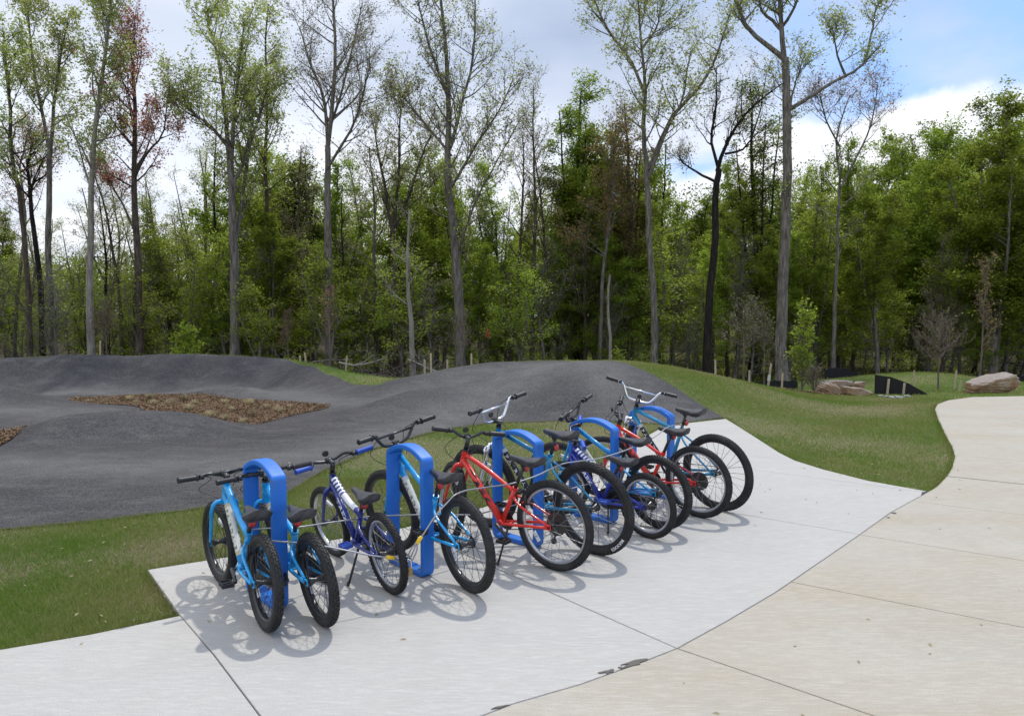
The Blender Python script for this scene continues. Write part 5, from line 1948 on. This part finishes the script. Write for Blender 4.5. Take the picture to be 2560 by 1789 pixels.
hero('thin dark pole trunk left of the broad crowned tree', 31, [([(482, 805), (484, 600), (480, 400), (486, 240)], .09, .02)], 'bark_dark', 'leaf_spring', 1000, .045, nb(count=16, t0=.5, length=1.4), 21)
hero('dark leaning pole right of the pale grey trunk', 31, [([(240, 805), (236, 640), (232, 540), (222, 440)], .08, .03)], 'bark_dark', 'leaf_bud', 300, .04, nb(count=12, t0=.4, length=1.6), 22)
hero('crooked grey trunk at the far left behind the leaning one', 30, [([(30, 805), (38, 650), (55, 500), (48, 380), (60, 300)], .10, .03)], 'bark_grey', [('leaf_red', .6), ('leaf_bud', .4)], 1400, .045, nb(count=20, t0=.4, length=1.9), 23)
hero('pale dead snag, broken off at half height', 26, [([(1368, 815), (1366, 740), (1362, 680), (1368, 616)], .075, .045, 0, dict(count=2, t0=.5, t1=.9, length=.5, twigs=1))], 'bark_pale', None, 0, .04, nb(), 24)
hero('brown peeling snag standing in the understory', 28, [([(1148, 815), (1146, 740), (1140, 660), (1134, 610)], .11, .06, 0, dict(count=3, t0=.5, t1=1, length=.7, twigs=2))], 'bark_brown', None, 0, .04, nb(), 25)

# broad deep green crowns
def dense(label, y, foot, top, half, bk, leaf, n, size, seed, nstem=3, low=.25, flat=.5, length=None, group='leafy trees in the wood', count=26, name='tree'):
    g = Grow(seed)
    b = at(foot[0], foot[1], y)
    zb = hz(b[0], y) - .1
    H_ = at(foot[0], top, y)[2] - zb
    Wd = half / FPX * y
    base = np.array([b[0], y, zb])
    r = g.r
    p, rad = g.stem([(0, 0, 0), (r.normal(0, .1), 0, H_ * .25), (r.normal(0, .25), 0, H_ * .6), (r.normal(0, .3), 0, H_ * .97)], .012 * H_ + .05, .03, wob=.03)
    op = dict(count=count, t0=low, t1=.99, length=length or Wd, up=(.1, .55), sub=(8, .40), twigs=9, twig_len=.55, taper=.62, droop=.06)
    g.branches(p, rad, **op)
    g.leader(p, .5, 160, .9)
    for k in range(nstem):
        a = k / nstem * 6.28 + r.uniform(0, 1)
        t_ = r.uniform(.2, .4)
        q0 = p[int(t_ * (len(p) - 1))]
        e = np.array([math.cos(a) * Wd * .55, math.sin(a) * Wd * .55, H_ * r.uniform(.72, .9)])
        q, rq = g.stem([q0, q0 * .5 + e * .5 + (0, 0, -.06 * H_), e], .006 * H_ + .03, .02, wob=.03, flare=False)
        g.branches(q, rq, **dict(op, count=int(count * .6), t0=.2, length=Wd * .6))
    cr = [g.leaves('crown', n, size, M[leaf], flat, .10)]
    return make_tree(name, base, label, 'tree', group, g.wood('trunk', M[bk]), cr)


dense('dark green cone shaped evergreen rising behind the tall middle trees', 31, (1290, 815), 178, 120, 'bark_dark', 'leaf_green', 46000, .058, 31, 4, .12)
dense('rust tinged budding tree against the dark evergreen', 28.5, (1395, 815), 215, 95, 'bark_brown', 'leaf_rust', 14000, .042, 32, 3, .3)
dense('dense fresh green tree with spreading limbs at the right edge', 28, (2225, 850), 215, 190, 'bark_grey', 'leaf_green', 80000, .056, 33, 5, .22)
dense('rounded green tree between the right edge and the cloud bank', 33, (2075, 850), 268, 120, 'bark_grey', 'leaf_green', 44000, .058, 34, 3, .2)
dense('tall green tree cut by the right edge of the view', 32, (2390, 850), 180, 150, 'bark_grey', 'leaf_green', 46000, .06, 35, 4, .15)
dense('dark green hemlock left of centre above the berm', 33, (672, 815), 352, 70, 'bark_dark', 'leaf_deep', 26000, .058, 36, 2, .1)
dense('dark feathery evergreen between the forked tree and the thickest trunk', 32, (1690, 830), 170, 85, 'bark_dark', 'leaf_deep', 12000, .06, 37, 3, .5)
dense('light green leafy tree behind the thickest trunk', 29, (1820, 850), 430, 90, 'bark_grey', 'leaf_bright', 16000, .052, 38, 3, .15)

# the wood behind: kinds built once, then copied
def proto(kind, seed, H_, Wd, bk, leaf, n, size, low, count, droop, twigs=7, nst=2, sub=(7, .42)):
    g = Grow(seed)
    r = g.r
    p, rad = g.stem([(0, 0, 0), (r.normal(0, .15), r.normal(0, .1), H_ * .3), (r.normal(0, .35), r.normal(0, .2), H_ * .65), (r.normal(0, .5), r.normal(0, .3), H_ * .98)], .009 * H_ + .03, .02, sides=6, wob=.04)
    op = dict(count=count, t0=low, t1=.99, length=Wd, up=(.1, .6), sub=sub, twigs=twigs, twig_len=.55, taper=.6, droop=droop)
    g.branches(p, rad, **op)
    g.leader(p, .5, 90, .7)
    for k in range(nst):
        a = r.uniform(0, 6.28)
        q0 = p[int(r.uniform(.3, .5) * (len(p) - 1))]
        e = np.array([math.cos(a) * Wd * .6, math.sin(a) * Wd * .6, H_ * r.uniform(.75, .95)])
        q_, rq = g.stem([q0, q0 * .5 + e * .5 + (0, 0, -.05 * H_), e], .005 * H_ + .02, .015, sides=5, flare=False)
        g.branches(q_, rq, **dict(op, count=int(count * .5), t0=.25, length=Wd * .6))
    wood = g.wood('trunk', M[bk])
    crown = g.leaves('crown', n, size, M[leaf], .6 if droop > .05 else .25, .09)
    return wood, crown, H_


PROTO = {
    'green': [proto('t', 51 + k, 12, 2.6, 'bark_grey', 'leaf_green', 24000, .062, .12, 24, .05) for k in range(3)],
    'deep': [proto('t', 61 + k, 12, 2.3, 'bark_dark', 'leaf_deep', 22000, .062, .12, 26, .07) for k in range(2)],
    'bright': [proto('t', 66 + k, 11, 2.2, 'bark_brown', 'leaf_bright', 16000, .058, .15, 20, .05) for k in range(2)],
    'sparse': [proto('t', 71 + k, 14, 2.4, 'bark_brown', 'leaf_bud', 4000, .045, .35, 24, .0, 8) for k in range(3)],
    'spring': [proto('t', 76 + k, 14, 2.4, 'bark_grey', 'leaf_spring', 7000, .048, .35, 24, .0, 8) for k in range(2)],
    'red': [proto('t', 81, 12, 2.2, 'bark_brown', 'leaf_red', 2600, .055, .35, 22, .0, 8)],
    'sapling': [proto('t', 86 + k, 6, 1.7, 'bark_grey', 'leaf_bright', 5000, .048, .08, 18, .08, 6, 1) for k in range(3)],
    'bare': [proto('t', 91 + k, 6, 1.6, 'bark_grey', 'leaf_green', 700, .045, .08, 24, .07, 11, 1) for k in range(2)],
}
LB = {'green': 'fresh green', 'deep': 'dark green', 'bright': 'bright yellow-green', 'sparse': 'nearly bare budding', 'spring': 'pale spring green', 'red': 'reddish budding', 'sapling': 'layered bright leaved understory', 'bare': 'twiggy grey understory', 'pole': 'slim straight'}
ANCH = [(-400, 'the left edge'), (66, 'the leaning dark trunk'), (128, 'the high forked trunk'), (207, 'the pale straight trunk'), (316, 'the red maple'), (420, 'the lime shrub'), (527, 'the many-stemmed tree'), (614, 'the slim dark trunk'), (738, 'the white budded trunk'), (845, 'the fallen limbs'), (927, 'the short pale trunk'),
        (1036, 'the tall middle tree'), (1148, 'the peeling snag'), (1290, 'the cone shaped evergreen'), (1368, 'the pale snag'), (1467, 'the whitish forked trunk'), (1586, 'the black crooked trunk'), (1668, 'the broad tan sapling'), (1756, 'the thickest trunk'), (1868, 'the red tipped thin trunk'), (1980, 'the black fabric wedge'), (2105, 'the round bare sapling'), (2222, 'the big boulder'), (2320, 'the right edge')]
USED = {}


def wood_label(kind, px, y):
    i = max(k for k, (x_, _) in enumerate(ANCH) if x_ <= max(px, -390))
    dep = 'close' if y < 33 else ('farther' if y < 48 else 'far')
    if i + 1 < len(ANCH) and px < 2320:
        where = 'between %s and %s' % (ANCH[i][1], ANCH[i + 1][1])
    else:
        where = 'at ' + ANCH[-1][1]
    noun = 'pole tree' if kind == 'pole' else 'tree'
    lb = '%s %s %s' % (LB[kind], noun, where)
    adv = {'close': 'near', 'farther': 'set back', 'far': 'deep'}[dep]
    return ' '.join((lb + ', ' + adv).split()[:16]) if len(lb.split()) < 15 else lb


first_used = {}


def place_proto(kind, px, y, top, idx):
    lst = PROTO[kind]
    wood, crown, H_ = lst[idx % len(lst)]
    b = at(px, 800, y)
    zb = hz(b[0], y) - .1
    h_ = EYE + (700 - top) / FPX * y - zb
    s_ = max(.25, h_ / H_)
    key = (kind, idx % len(lst))
    nm = {'sapling': 'understory_tree', 'bare': 'twiggy_sapling'}.get(kind, 'woodland_tree')
    if key not in first_used:
        root = empty(nm)
        link(bpy.data.objects.new('trunk', wood), root)
        tag(link(bpy.data.objects.new('crown', crown), root), kind='stuff')
        first_used[key] = root
    else:
        root = copy_tree(first_used[key])
    root.location = (b[0], y, zb)
    root.rotation_euler = (0, 0, (idx * 2.399) % 6.283)
    wd = min(1.35, max(.8, 1.0 / s_ ** .3))
    root.scale = (s_ * wd, s_ * wd, s_)
    tag(root, wood_label(kind, px, y), 'tree', {'sapling': 'young trees of the understory', 'bare': 'twiggy saplings of the understory'}.get(kind, 'trees standing back in the wood: ' + kind))
    return root


OUTX = [-200, 0, 150, 300, 420, 560, 680, 760, 900, 1050, 1150, 1240, 1330, 1450, 1550, 1700, 1850, 1950, 2050, 2200, 2400, 2600]
OUTY = [520, 545, 560, 560, 470, 400, 365, 410, 420, 470, 520, 400, 330, 360, 380, 350, 330, 330, 300, 250, 210, 210]
rr = random.Random(3)
idx = 0
for i in range(84):
    px = -160 + (i * 0.61803 % 1.0) * 2640
    y = 36 + 34 * rr.random()
    o_ = float(np.interp(px, OUTX, OUTY))
    kinds = ['green', 'deep', 'green', 'bright', 'bright', 'spring', 'green'] if px > 420 else ['green', 'bright', 'sparse', 'red', 'sparse', 'spring']
    if px > 1900:
        kinds = ['green', 'green', 'deep', 'bright']
    place_proto(rr.choice(kinds), px, y, o_ + rr.uniform(-10, 150), idx)
    idx += 1
for i in range(64):
    px = -120 + ((i * 0.61803 + .31) % 1.0) * 2560
    y = 27 + 12 * rr.random()
    o_ = max(430, float(np.interp(px, OUTX, OUTY)) + 60)
    kinds = ['green', 'bright', 'bright', 'green', 'sparse'] if px > 500 else ['bright', 'green', 'sparse', 'sparse']
    place_proto(rr.choice(kinds), px, y, o_ + rr.uniform(0, 190), idx)
    idx += 1
for i in range(82):
    px = -100 + ((i * 0.61803 + .77) % 1.0) * 2520
    y = 25.5 + 9 * rr.random() + (1.5 if px > 1800 else 0)
    place_proto('sapling' if i % 8 < 5 else 'bare', px, y, rr.uniform(500, 720), idx)
    idx += 1
# taller airy trees filling the middle height
for i in range(26):
    px = -80 + ((i * 0.61803 + .47) % 1.0) * 1500
    y = 29 + 9 * rr.random()
    place_proto(rr.choice(['spring', 'spring', 'bright', 'green', 'sparse']), px, y, rr.uniform(300, 450) + (60 if px < 420 else 0), idx)
    idx += 1
# slim bare poles between the nearer trunks
pole = []
for k in range(3):
    g = Grow(120 + k)
    p, rad = g.stem([(0, 0, 0), (.1 * k, 0, 4), (-.1, .1, 8), (.2 - .2 * k, 0, 11.5)], .10, .03, sides=6, wob=.05)
    g.branches(p, rad, count=14, t0=.45, t1=1, length=1.3, sub=(4, .4), twigs=4)
    pole.append((g.wood('trunk', M[['bark_brown', 'bark_grey', 'bark_dark'][k]]), g.leaves('crown', 350, .05, M['leaf_spring'], .2, .08)))
for i in range(28):
    px = -60 + ((i * 0.61803 + .13) % 1.0) * 2420
    y = 28 + 26 * rr.random()
    b = at(px, 800, y)
    zb = hz(b[0], y) - .1
    wd_, cr_ = pole[i % 3]
    root = empty('pole_tree', (b[0], y, zb), (0, 0, i * 1.7))
    link(bpy.data.objects.new('trunk', wd_), root)
    tag(link(bpy.data.objects.new('crown', cr_), root), kind='stuff')
    root.scale = [rr.uniform(.55, .95)] * 3
    tag(root, wood_label('pole', px, y), 'tree', 'slim pole trunks in the wood')
# the far wood, one mass
r_ = np.random.default_rng(77)
n = 300000
X = r_.uniform(-75, 75, n)
Y = r_.uniform(68, 96, n)
top_ = np.interp(X / Y * FPX + CX, OUTX, OUTY)
hm_ = np.maximum(2.5, EYE + (700 - top_ - np.where(X / Y * FPX + CX > 1500, 90, 40)) / FPX * Y + 1.2)
Z = -1.3 + hm_ * r_.uniform(0, 1, n) ** .8 * (1 + .12 * np.sin(X * .9) + .1 * np.sin(X * 2.3 + 1))
c = np.stack([X, Y, Z], -1)
a = r_.normal(0, 1, (n, 3))
a /= np.linalg.norm(a, axis=1)[:, None]
b = np.cross(a, r_.normal(0, 1, (n, 3)))
b /= np.linalg.norm(b, axis=1)[:, None]
sz = r_.uniform(.08, .18, n)[:, None]
v = np.stack([c - a * sz, c - b * sz * .6, c + a * sz, c + b * sz * .6], 1).reshape(-1, 3)
tag(link(bpy.data.objects.new('far_woods', np_mesh('far_woods', v, [np.arange(4 * n).reshape(-1, 4)], [M['leaf_deep'], M['leaf_green']], mat_idx=(r_.uniform(0, 1, n) > .55).astype(int)))), kind='stuff')
# fallen leaves, sticks and low green on the floor of the wood
n = 30000
x, y = scatter(n, -24, 24, 22, 48, lambda x, y: y > 22.4 + 3.9 * sstep(3.5, 7, x))
blades('undergrowth', x, y, RNG.uniform(.05, .45, len(x)) * RNG.uniform(.2, 1, len(x)), .022, .9, M['leaf_green'])

# ------------------------------------------------------------------ planted saplings and shrubs
def small_tree(name, label, px, y, h_, crown_w, bk, leaf, n, size, seed, trunk_t=.4, count=22, up=(.3, .8), r0=.022, group='young planted trees round the track', droop=0.0, twigs=6, twig_len=.22, lean=0.0, cat='sapling'):
    g = Grow(seed)
    g.tw = .0026
    b = at(px, 800, y)
    zb = hz(b[0], y) - .03
    p, rad = g.stem([(0, 0, 0), (lean * .3, 0, h_ * .35), (lean * .6, .02, h_ * .7), (lean, 0, h_)], r0, .006, sides=7, wob=.008)
    g.branches(p, rad, count, trunk_t, .98, crown_w, up=up, sub=(6, .42), twigs=twigs, twig_len=twig_len, taper=.55, droop=droop, r_k=.6)
    return make_tree(name, (b[0], y, zb), label, cat, group, g.wood('trunk', M[bk]), [g.leaves('crown', n, size, M[leaf], .2, .02)])


small_tree('young_tree', 'twiggy tan sapling behind the left berm, wide bare crown', 238, 22.2, 2.0, .75, 'bark_tan', 'leaf_rust', 500, .022, 201, .42, 34, (.2, .6))
small_tree('young_tree', 'thin sapling with rusty upper leaves behind the berm crest', 646, 22.3, 1.9, .42, 'bark_tan', 'leaf_rust', 420, .026, 202, .35, 20, (.5, .9))
small_tree('young_tree', 'white stemmed sapling with pinkish buds beside the berm end', 740, 21.6, 2.4, .55, 'bark_tan', 'leaf_red', 240, .026, 203, .38, 20, (.5, .9), .024)
small_tree('young_tree', 'pale forked sapling in front of the tall middle trunk', 1030, 21.2, 1.9, .7, 'bark_tan', 'leaf_bud', 120, .024, 204, .45, 22, (.4, .8))
small_tree('young_tree', 'broad twiggy tan sapling left of the thickest trunk', 1668, 21.0, 2.5, .95, 'bark_tan', 'leaf_bud', 500, .026, 205, .48, 36, (.1, .5), .03)
small_tree('young_tree', 'thin grey sapling just left of the leaning tagged stake', 1714, 20.8, 2.1, .6, 'bark_tan', 'leaf_bud', 120, .024, 206, .4, 14, (.4, .9), .02)
small_tree('young_tree', 'round bare sapling in front of the silt fence mound', 2105, 19.5, 1.85, .98, 'bark_tan', 'leaf_bud', 160, .02, 207, .36, 46, (.05, .55), .02)
small_tree('young_tree', 'white wrapped tall sapling with rusty leaves behind the big boulder', 2196, 19.5, 3.4, .62, 'bark_tan', 'leaf_rust', 520, .03, 208, .26, 30, (.45, .9), .028, lean=.16)
small_tree('young_tree', 'small bare sapling cut by the right edge', 2330, 20, 1.9, .7, 'bark_tan', 'leaf_bud', 150, .024, 209, .4, 26, (.3, .8))
small_tree('shrub', 'bright lime green shrub showing over the left berm', 420, 22.8, 1.5, .75, 'bark_brown', 'leaf_bright', 2600, .035, 211, .03, 40, (.4, .95), .02, 'shrubs at the edge of the wood', cat='shrub')
small_tree('shrub', 'upright fresh green shrub right of the thickest trunk in the mulch bed', 1800, 18.6, 2.0, .62, 'bark_tan', 'leaf_bright', 1900, .036, 212, .04, 34, (.65, .98), .02, 'shrubs at the edge of the wood', cat='shrub')
small_tree('shrub', 'low yellowish shrub beside the pale dead snag', 1385, 22, 1.2, .45, 'bark_brown', 'leaf_bright', 800, .035, 213, .05, 24, (.5, .95), .018, 'shrubs at the edge of the wood', cat='shrub')
small_tree('shrub', 'grey leafless low bush at the foot of the upright green shrub', 1825, 17.9, .55, .38, 'bark_tan', 'leaf_bud', 160, .02, 214, .05, 26, (.3, .9), .012, 'shrubs at the edge of the wood', cat='shrub')

small_tree('young_tree', 'thin sapling carrying the red ribbon, left of the peeling snag', 1094, 25.5, 2.9, .5, 'bark_brown', 'leaf_bright', 160, .04, 215, .5, 14, (.3, .8), .02, 'young trees of the understory')
rb = at(1094, 742, 25.5)
M['ribbon'] = mat('red_ribbon', (.50, .05, .06), .6)
mb = MB()
for k, (dx_, L_) in enumerate(((-.035, .20), (.03, .24))):
    q_ = smooth_path([(0, 0, .08), (dx_ * .6, -.012, .03), (dx_, -.016, -L_ * .4), (dx_ * 1.6, -.008, -L_)], 8)
    mb.loft([np.array([(c_[0] - .022, c_[1] - .03, c_[2]), (c_[0] + .022, c_[1] - .036, c_[2]), (c_[0] + .022, c_[1] - .034, c_[2]), (c_[0] - .022, c_[1] - .028, c_[2])]) for c_ in q_], False)
mb.tube([(0, -.0, .06), (0, -.0, .10)], .028, 10)
o = mb.build('ribbon', M['ribbon'])
o.location = tuple(rb)
tag(o, 'red flagging ribbon tied to a thin sapling in the wood', 'ribbon')

# ------------------------------------------------------------------ stakes, silt fence, rocks, logs
M['lath'] = bark('lath_wood', (.36, .29, .19), (.48, .40, .28), (.56, .49, .37))
M['silt'] = mat('black_fabric', (.008, .008, .009), .85)
M['rock'] = mat('sandstone', rough=.9, spec=.2)
t = M['rock'].node_tree
v = coords(t)
c = ramp(t, noise(t, v, 2.6, 7, .65, .5), [(.32, (.19, .105, .058)), (.5, (.31, .205, .125)), (.66, (.36, .29, .215))])
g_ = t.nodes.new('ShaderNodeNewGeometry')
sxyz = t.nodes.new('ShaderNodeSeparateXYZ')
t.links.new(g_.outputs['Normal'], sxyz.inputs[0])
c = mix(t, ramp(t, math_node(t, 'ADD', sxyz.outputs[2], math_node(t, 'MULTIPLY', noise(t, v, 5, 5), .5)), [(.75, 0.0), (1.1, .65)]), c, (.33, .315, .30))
c = mix(t, ramp(t, noise(t, v, 22, 5, .7), [(.3, .45), (.5, 0.0)]), c, (.09, .06, .045))
t.links.new(c, bsdf(M['rock']).inputs['Base Color'])
bump(M['rock'], noise(t, v, 7, 8, .7), .8, .06)
M['whitestone'] = mat('white_stone', (.30, .29, .27), .8)


def stake(label, px, y, top, h_ext=.0, w_=.034, lean=0.0, tagged=False):
    """lath stake whose top shows at picture height TOP"""
    b = at(px, 800, y)
    zb = hz(b[0], y) - .05
    zt = EYE + (700 - top) / FPX * y
    h_ = max(.2, zt - zb)
    root = empty('survey_stake', (b[0], y, zb), (0, R(lean), rng.uniform(-.5, .5)))
    tag(root, label, 'stake', 'wooden lath stakes along the limit of the site')
    mb = MB()
    w2, d2 = w_ / 2, .011
    mb.loft([[(-w2, -d2, 0), (w2, -d2, 0), (w2, d2, 0), (-w2, d2, 0)], [(-w2, -d2, h_ - .02), (w2, -d2, h_ - .02), (w2, d2, h_ - .02), (-w2, d2, h_ - .02)], [(-w2 * .7, -d2, h_), (w2 * .5, -d2, h_), (w2 * .5, d2, h_), (-w2 * .7, d2, h_)]], False)
    mb.build('lath', M['lath'], root)
    if tagged:
        mb = MB()
        mb.box((-.02, -.016, h_ * .52), (.09, .008, .15))
        mb.build('tag_board', M['cream'], root)


for lb, px, y, tp, ln, tg in [('short lath stake left of the pair at the berm end', 672, 19.6, 797, 2, 0), ('lath stake leaning left beside the short one at the berm end', 686, 19.4, 790, -5, 0), ('lath stake leaning right at the foot of the small grass slope', 774, 19.6, 797, 5, 0),
                              ('short lath stake left of the tall one on the far roller', 952, 20.3, 806, 0, 0), ('tallest lath stake above the far roller', 967, 20.3, 792, -1, 0), ('stubby lath stake right of the tall one on the far roller', 1003, 20.6, 806, 0, 0), ('lath stake at the highest part of the far roller', 1057, 20.3, 793, 0, 0),
                              ('lath stake standing out above the lawn ridge, left of the twiggy sapling', 1606, 18.0, 807, -2, 0), ('thin weathered stake in front of the black fence strip', 1681, 19.0, 830, 0, 0), ('leaning lath stake carrying a pale tag board', 1722, 18.7, 814, 8, 1), ('brown weathered stake touching the thickest trunk', 1754, 18.2, 836, 2, 0),
                              ('grey stake in the dip beyond the black fence panel', 2051, 20.3, 830, 0, 0), ('pale lath stake leaning beyond the round bare sapling', 2141, 19.5, 830, 6, 0), ('short lath stake at the left end of the big boulder', 2152, 18.5, 852, 10, 0), ('stub of a lath stake right of the big boulder', 2283, 18.8, 850, 0, 0), ('white post by the pale grey trunk behind the left berm', 222, 21.5, 764, 3, 0)]:
    stake(lb, px, y + (1.6 if px < 800 else 0), tp, 0, .05 if 'tall' in lb or 'tag' in lb else .042, ln, tg)


def silt_fence(label, pts, hgt, posts=True, sag=.04):
    P_ = np.array([at(px, 800, y)[:2].tolist() for px, y in pts])
    n = 24
    q_ = smooth_path(np.c_[P_, np.zeros(len(P_))], n)
    zb = height(q_[:, 0], q_[:, 1])
    hh = np.interp(np.linspace(0, 1, n), np.linspace(0, 1, len(hgt)), hgt)
    base = np.array([q_[0, 0], q_[0, 1], zb[0]])
    root = empty('silt_fence', tuple(base))
    tag(root, label, 'silt fence', 'black silt fence strips')
    rings = []
    for k in range(n):
        z0, z1 = zb[k] - .03, zb[k] + hh[k] - sag * abs(math.sin(k * .9)) * (posts is False)
        tb = .010 * math.sin(k * 1.3)
        rings.append(np.array([(q_[k, 0], q_[k, 1] - .004, z0), (q_[k, 0], q_[k, 1] + tb - .004, (z0 + z1) / 2), (q_[k, 0], q_[k, 1] - .004, z1), (q_[k, 0], q_[k, 1] + .004, z1), (q_[k, 0], q_[k, 1] + tb + .004, (z0 + z1) / 2), (q_[k, 0], q_[k, 1] + .004, z0)]) - base)
    MB().loft(rings, False).build('fabric', M['silt'], root)
    if posts:
        for k in (posts if isinstance(posts, (list, tuple)) else (3, 12, 20)):
            mb = MB()
            mb.box((q_[k, 0] - base[0], q_[k, 1] - base[1] - .026, zb[k] - base[2] + hh[k] * .40), (.042, .036, hh[k] * .85 + .05), Matrix.Rotation(R(4), 3, 'Y'))
            mb.build('post', M['lath'], root)


silt_fence('black fabric wedge sloping to the ground with two posts, beside the sandstone rocks', [(1963, 17.6), (2000, 17.5), (2040, 17.35), (2082, 17.2)], [.48, .42, .27, .03], [6, 13])
silt_fence('black fabric strip behind the leaning tagged stake', [(1640, 21.5), (1700, 21.2), (1745, 21.2), (1790, 21.4)], [.24, .30, .32, .24], False)
silt_fence('short far strip of black fabric behind the rock group', [(1850, 26.0), (1880, 26.3), (1905, 26.6), (1930, 27)], [.5, .55, .5, .35], False)
silt_fence('long far strip of black fabric behind the big boulder', [(2100, 26.5), (2200, 27), (2300, 27), (2450, 26)], [.3, .4, .4, .4], False)


def rock(label, px, y, size, seed, rot=0.0, tilt=(0, 0), sink=.1, name='boulder', group='sandstone boulders by the lawn', m='rock', flat=.0, cat='boulder'):
    b = at(px, 800, y)
    bm = bmesh.new()
    bmesh.ops.create_icosphere(bm, subdivisions=4, radius=1)
    r_ = np.random.default_rng(seed)
    pl = r_.normal(0, 1, (13, 3))
    pl /= np.linalg.norm(pl, axis=1)[:, None]
    pd = r_.uniform(.62, .92, 13)
    extra = np.array([[0, 0, 1.0], [0, 0, -1.0], [1, 0, .15], [-1, 0, .1], [.1, -1, .15]])
    extra /= np.linalg.norm(extra, axis=1)[:, None]
    pl = np.vstack([pl, extra])
    pd = np.r_[pd, [.62, .6, .85, .85, .72]]
    f = r_.uniform(0, 6, (4, 3))
    for vt in bm.verts:
        d_ = np.array(vt.co)
        d_ /= np.linalg.norm(d_)
        k = pl @ d_
        rad = np.min(np.where(k > .05, pd / np.maximum(k, .05), 9))
        rad = min(rad, 1.15)
        rad += .025 * math.sin(d_[0] * 9 + f[0, 0]) * math.sin(d_[1] * 8 + f[0, 1]) + .018 * math.sin(d_[2] * 19 + f[1, 0] + d_[0] * 11) + .012 * math.sin(d_[1] * 27 + d_[2] * 17)
        vt.co = Vector(d_ * rad)
    for vt in bm.verts:
        vt.co.x *= size[0]
        vt.co.y *= size[1]
        vt.co.z *= size[2]
    me = bpy.data.meshes.new(name)
    bm.to_mesh(me)
    bm.free()
    me.materials.append(M[m])
    o = link(bpy.data.objects.new(name, me))
    z = hz(b[0], y)
    o.location = (b[0], y, z + size[2] * (.62 - sink))
    o.rotation_euler = (R(tilt[0]), R(tilt[1]), R(rot))
    tag(o, label, cat, group)
    return o


rock('largest boulder, a long brown sandstone wedge beside the footpath end', 2222, 17.4, (.66, .40, .30), 5, 4, (6, -13), .02)
rock('brown sandstone block at the left of the rock group', 1860, 17.7, (.30, .24, .24), 8, 10, (0, 8))
rock('flat topped tan slab at the front of the rock group', 1920, 17.2, (.42, .22, .17), 11, -6, (0, 5))
rock('thin grey slab lying across the back of the rock group', 1876, 18.6, (.50, .22, .13), 14, 3, (0, 0), -1.3)
rock('orange brown stone at the right of the rock group', 1928, 18.0, (.22, .16, .14), 17, 20, (0, -10), -.95)
for i, (px, y) in enumerate([(1979, 16.7), (1991, 16.5), (2003, 16.2), (2012, 16.4), (2021, 16.15), (2036, 16.5)]):
    rock('small pale stone in the scatter below the black fabric wedge', px, y, (.075 + .02 * (i % 3), .055, .045), 30 + i, i * 40, (0, 0), .1, 'stone', 'pale stones scattered on the lawn', 'whitestone', cat='stone')


def log(label, pts, r0, r1, m='bark_pale', br=3):
    g = Grow(int(pts[0][0]))
    w_ = np.array([[*at(px, py, y)] for px, py, y in pts])
    base = w_[0].copy()
    p, rad = g.stem(w_ - base, r0, r1, wob=.02, flare=False)
    g.branches(p, rad, count=br, t0=.3, t1=1, length=.9, sub=(3, .4), twigs=3)
    o = link(bpy.data.objects.new('fallen_branch', g.wood('fallen_branch', M[m])), None)
    o.location = base
    tag(o, label, 'branch', 'fallen branches at the edge of the wood')


log('long fallen limb slanting down behind the small grass slope', [(1012, 846, 23.5), (970, 830, 23.5), (945, 818, 23.6), (915, 806, 23.8)], .055, .025)
log('crooked pale fallen branch lying above the grass slope', [(762, 812, 23.5), (800, 818, 23.3), (840, 810, 23.3), (870, 800, 23.4)], .04, .02)
log('dark fallen limb curving under the crooked pale branch', [(828, 842, 23), (860, 836, 23), (895, 822, 23.2), (930, 812, 23.4)], .045, .02, 'bark_brown', 5)
log('grey fallen stem at the left of the brush', [(700, 812, 23.5), (740, 808, 23.6), (790, 806, 23.8)], .03, .015, 'bark_grey', 2)
# brush pile
g = Grow(401)
bpos = at(905, 830, 23.2)
zb = hz(bpos[0], 23.2)
for k in range(46):
    a0 = np.array([g.r.normal(0, 1.0), g.r.normal(0, .4), g.r.uniform(0, .35)])
    dd_ = np.array([g.r.normal(0, 1), g.r.normal(0, .5), g.r.uniform(-.1, .5)])
    dd_ /= np.linalg.norm(dd_)
    p, rad = g.stem([a0, a0 + dd_ * .6 + g.r.normal(0, .08, 3), a0 + dd_ * 1.3], g.r.uniform(.010, .025), .005, n=6, sides=4, flare=False)
    g.branches(p, rad, count=2, t0=.3, t1=1, length=.5, sub=(2, .5), twigs=3, twig_len=.25)
o = link(bpy.data.objects.new('brush_pile', g.wood('brush_pile', M['bark_grey'])))
o.location = (bpos[0], 23.2, zb)
tag(o, 'tangled pile of cut brush at the edge of the wood', 'brush pile')
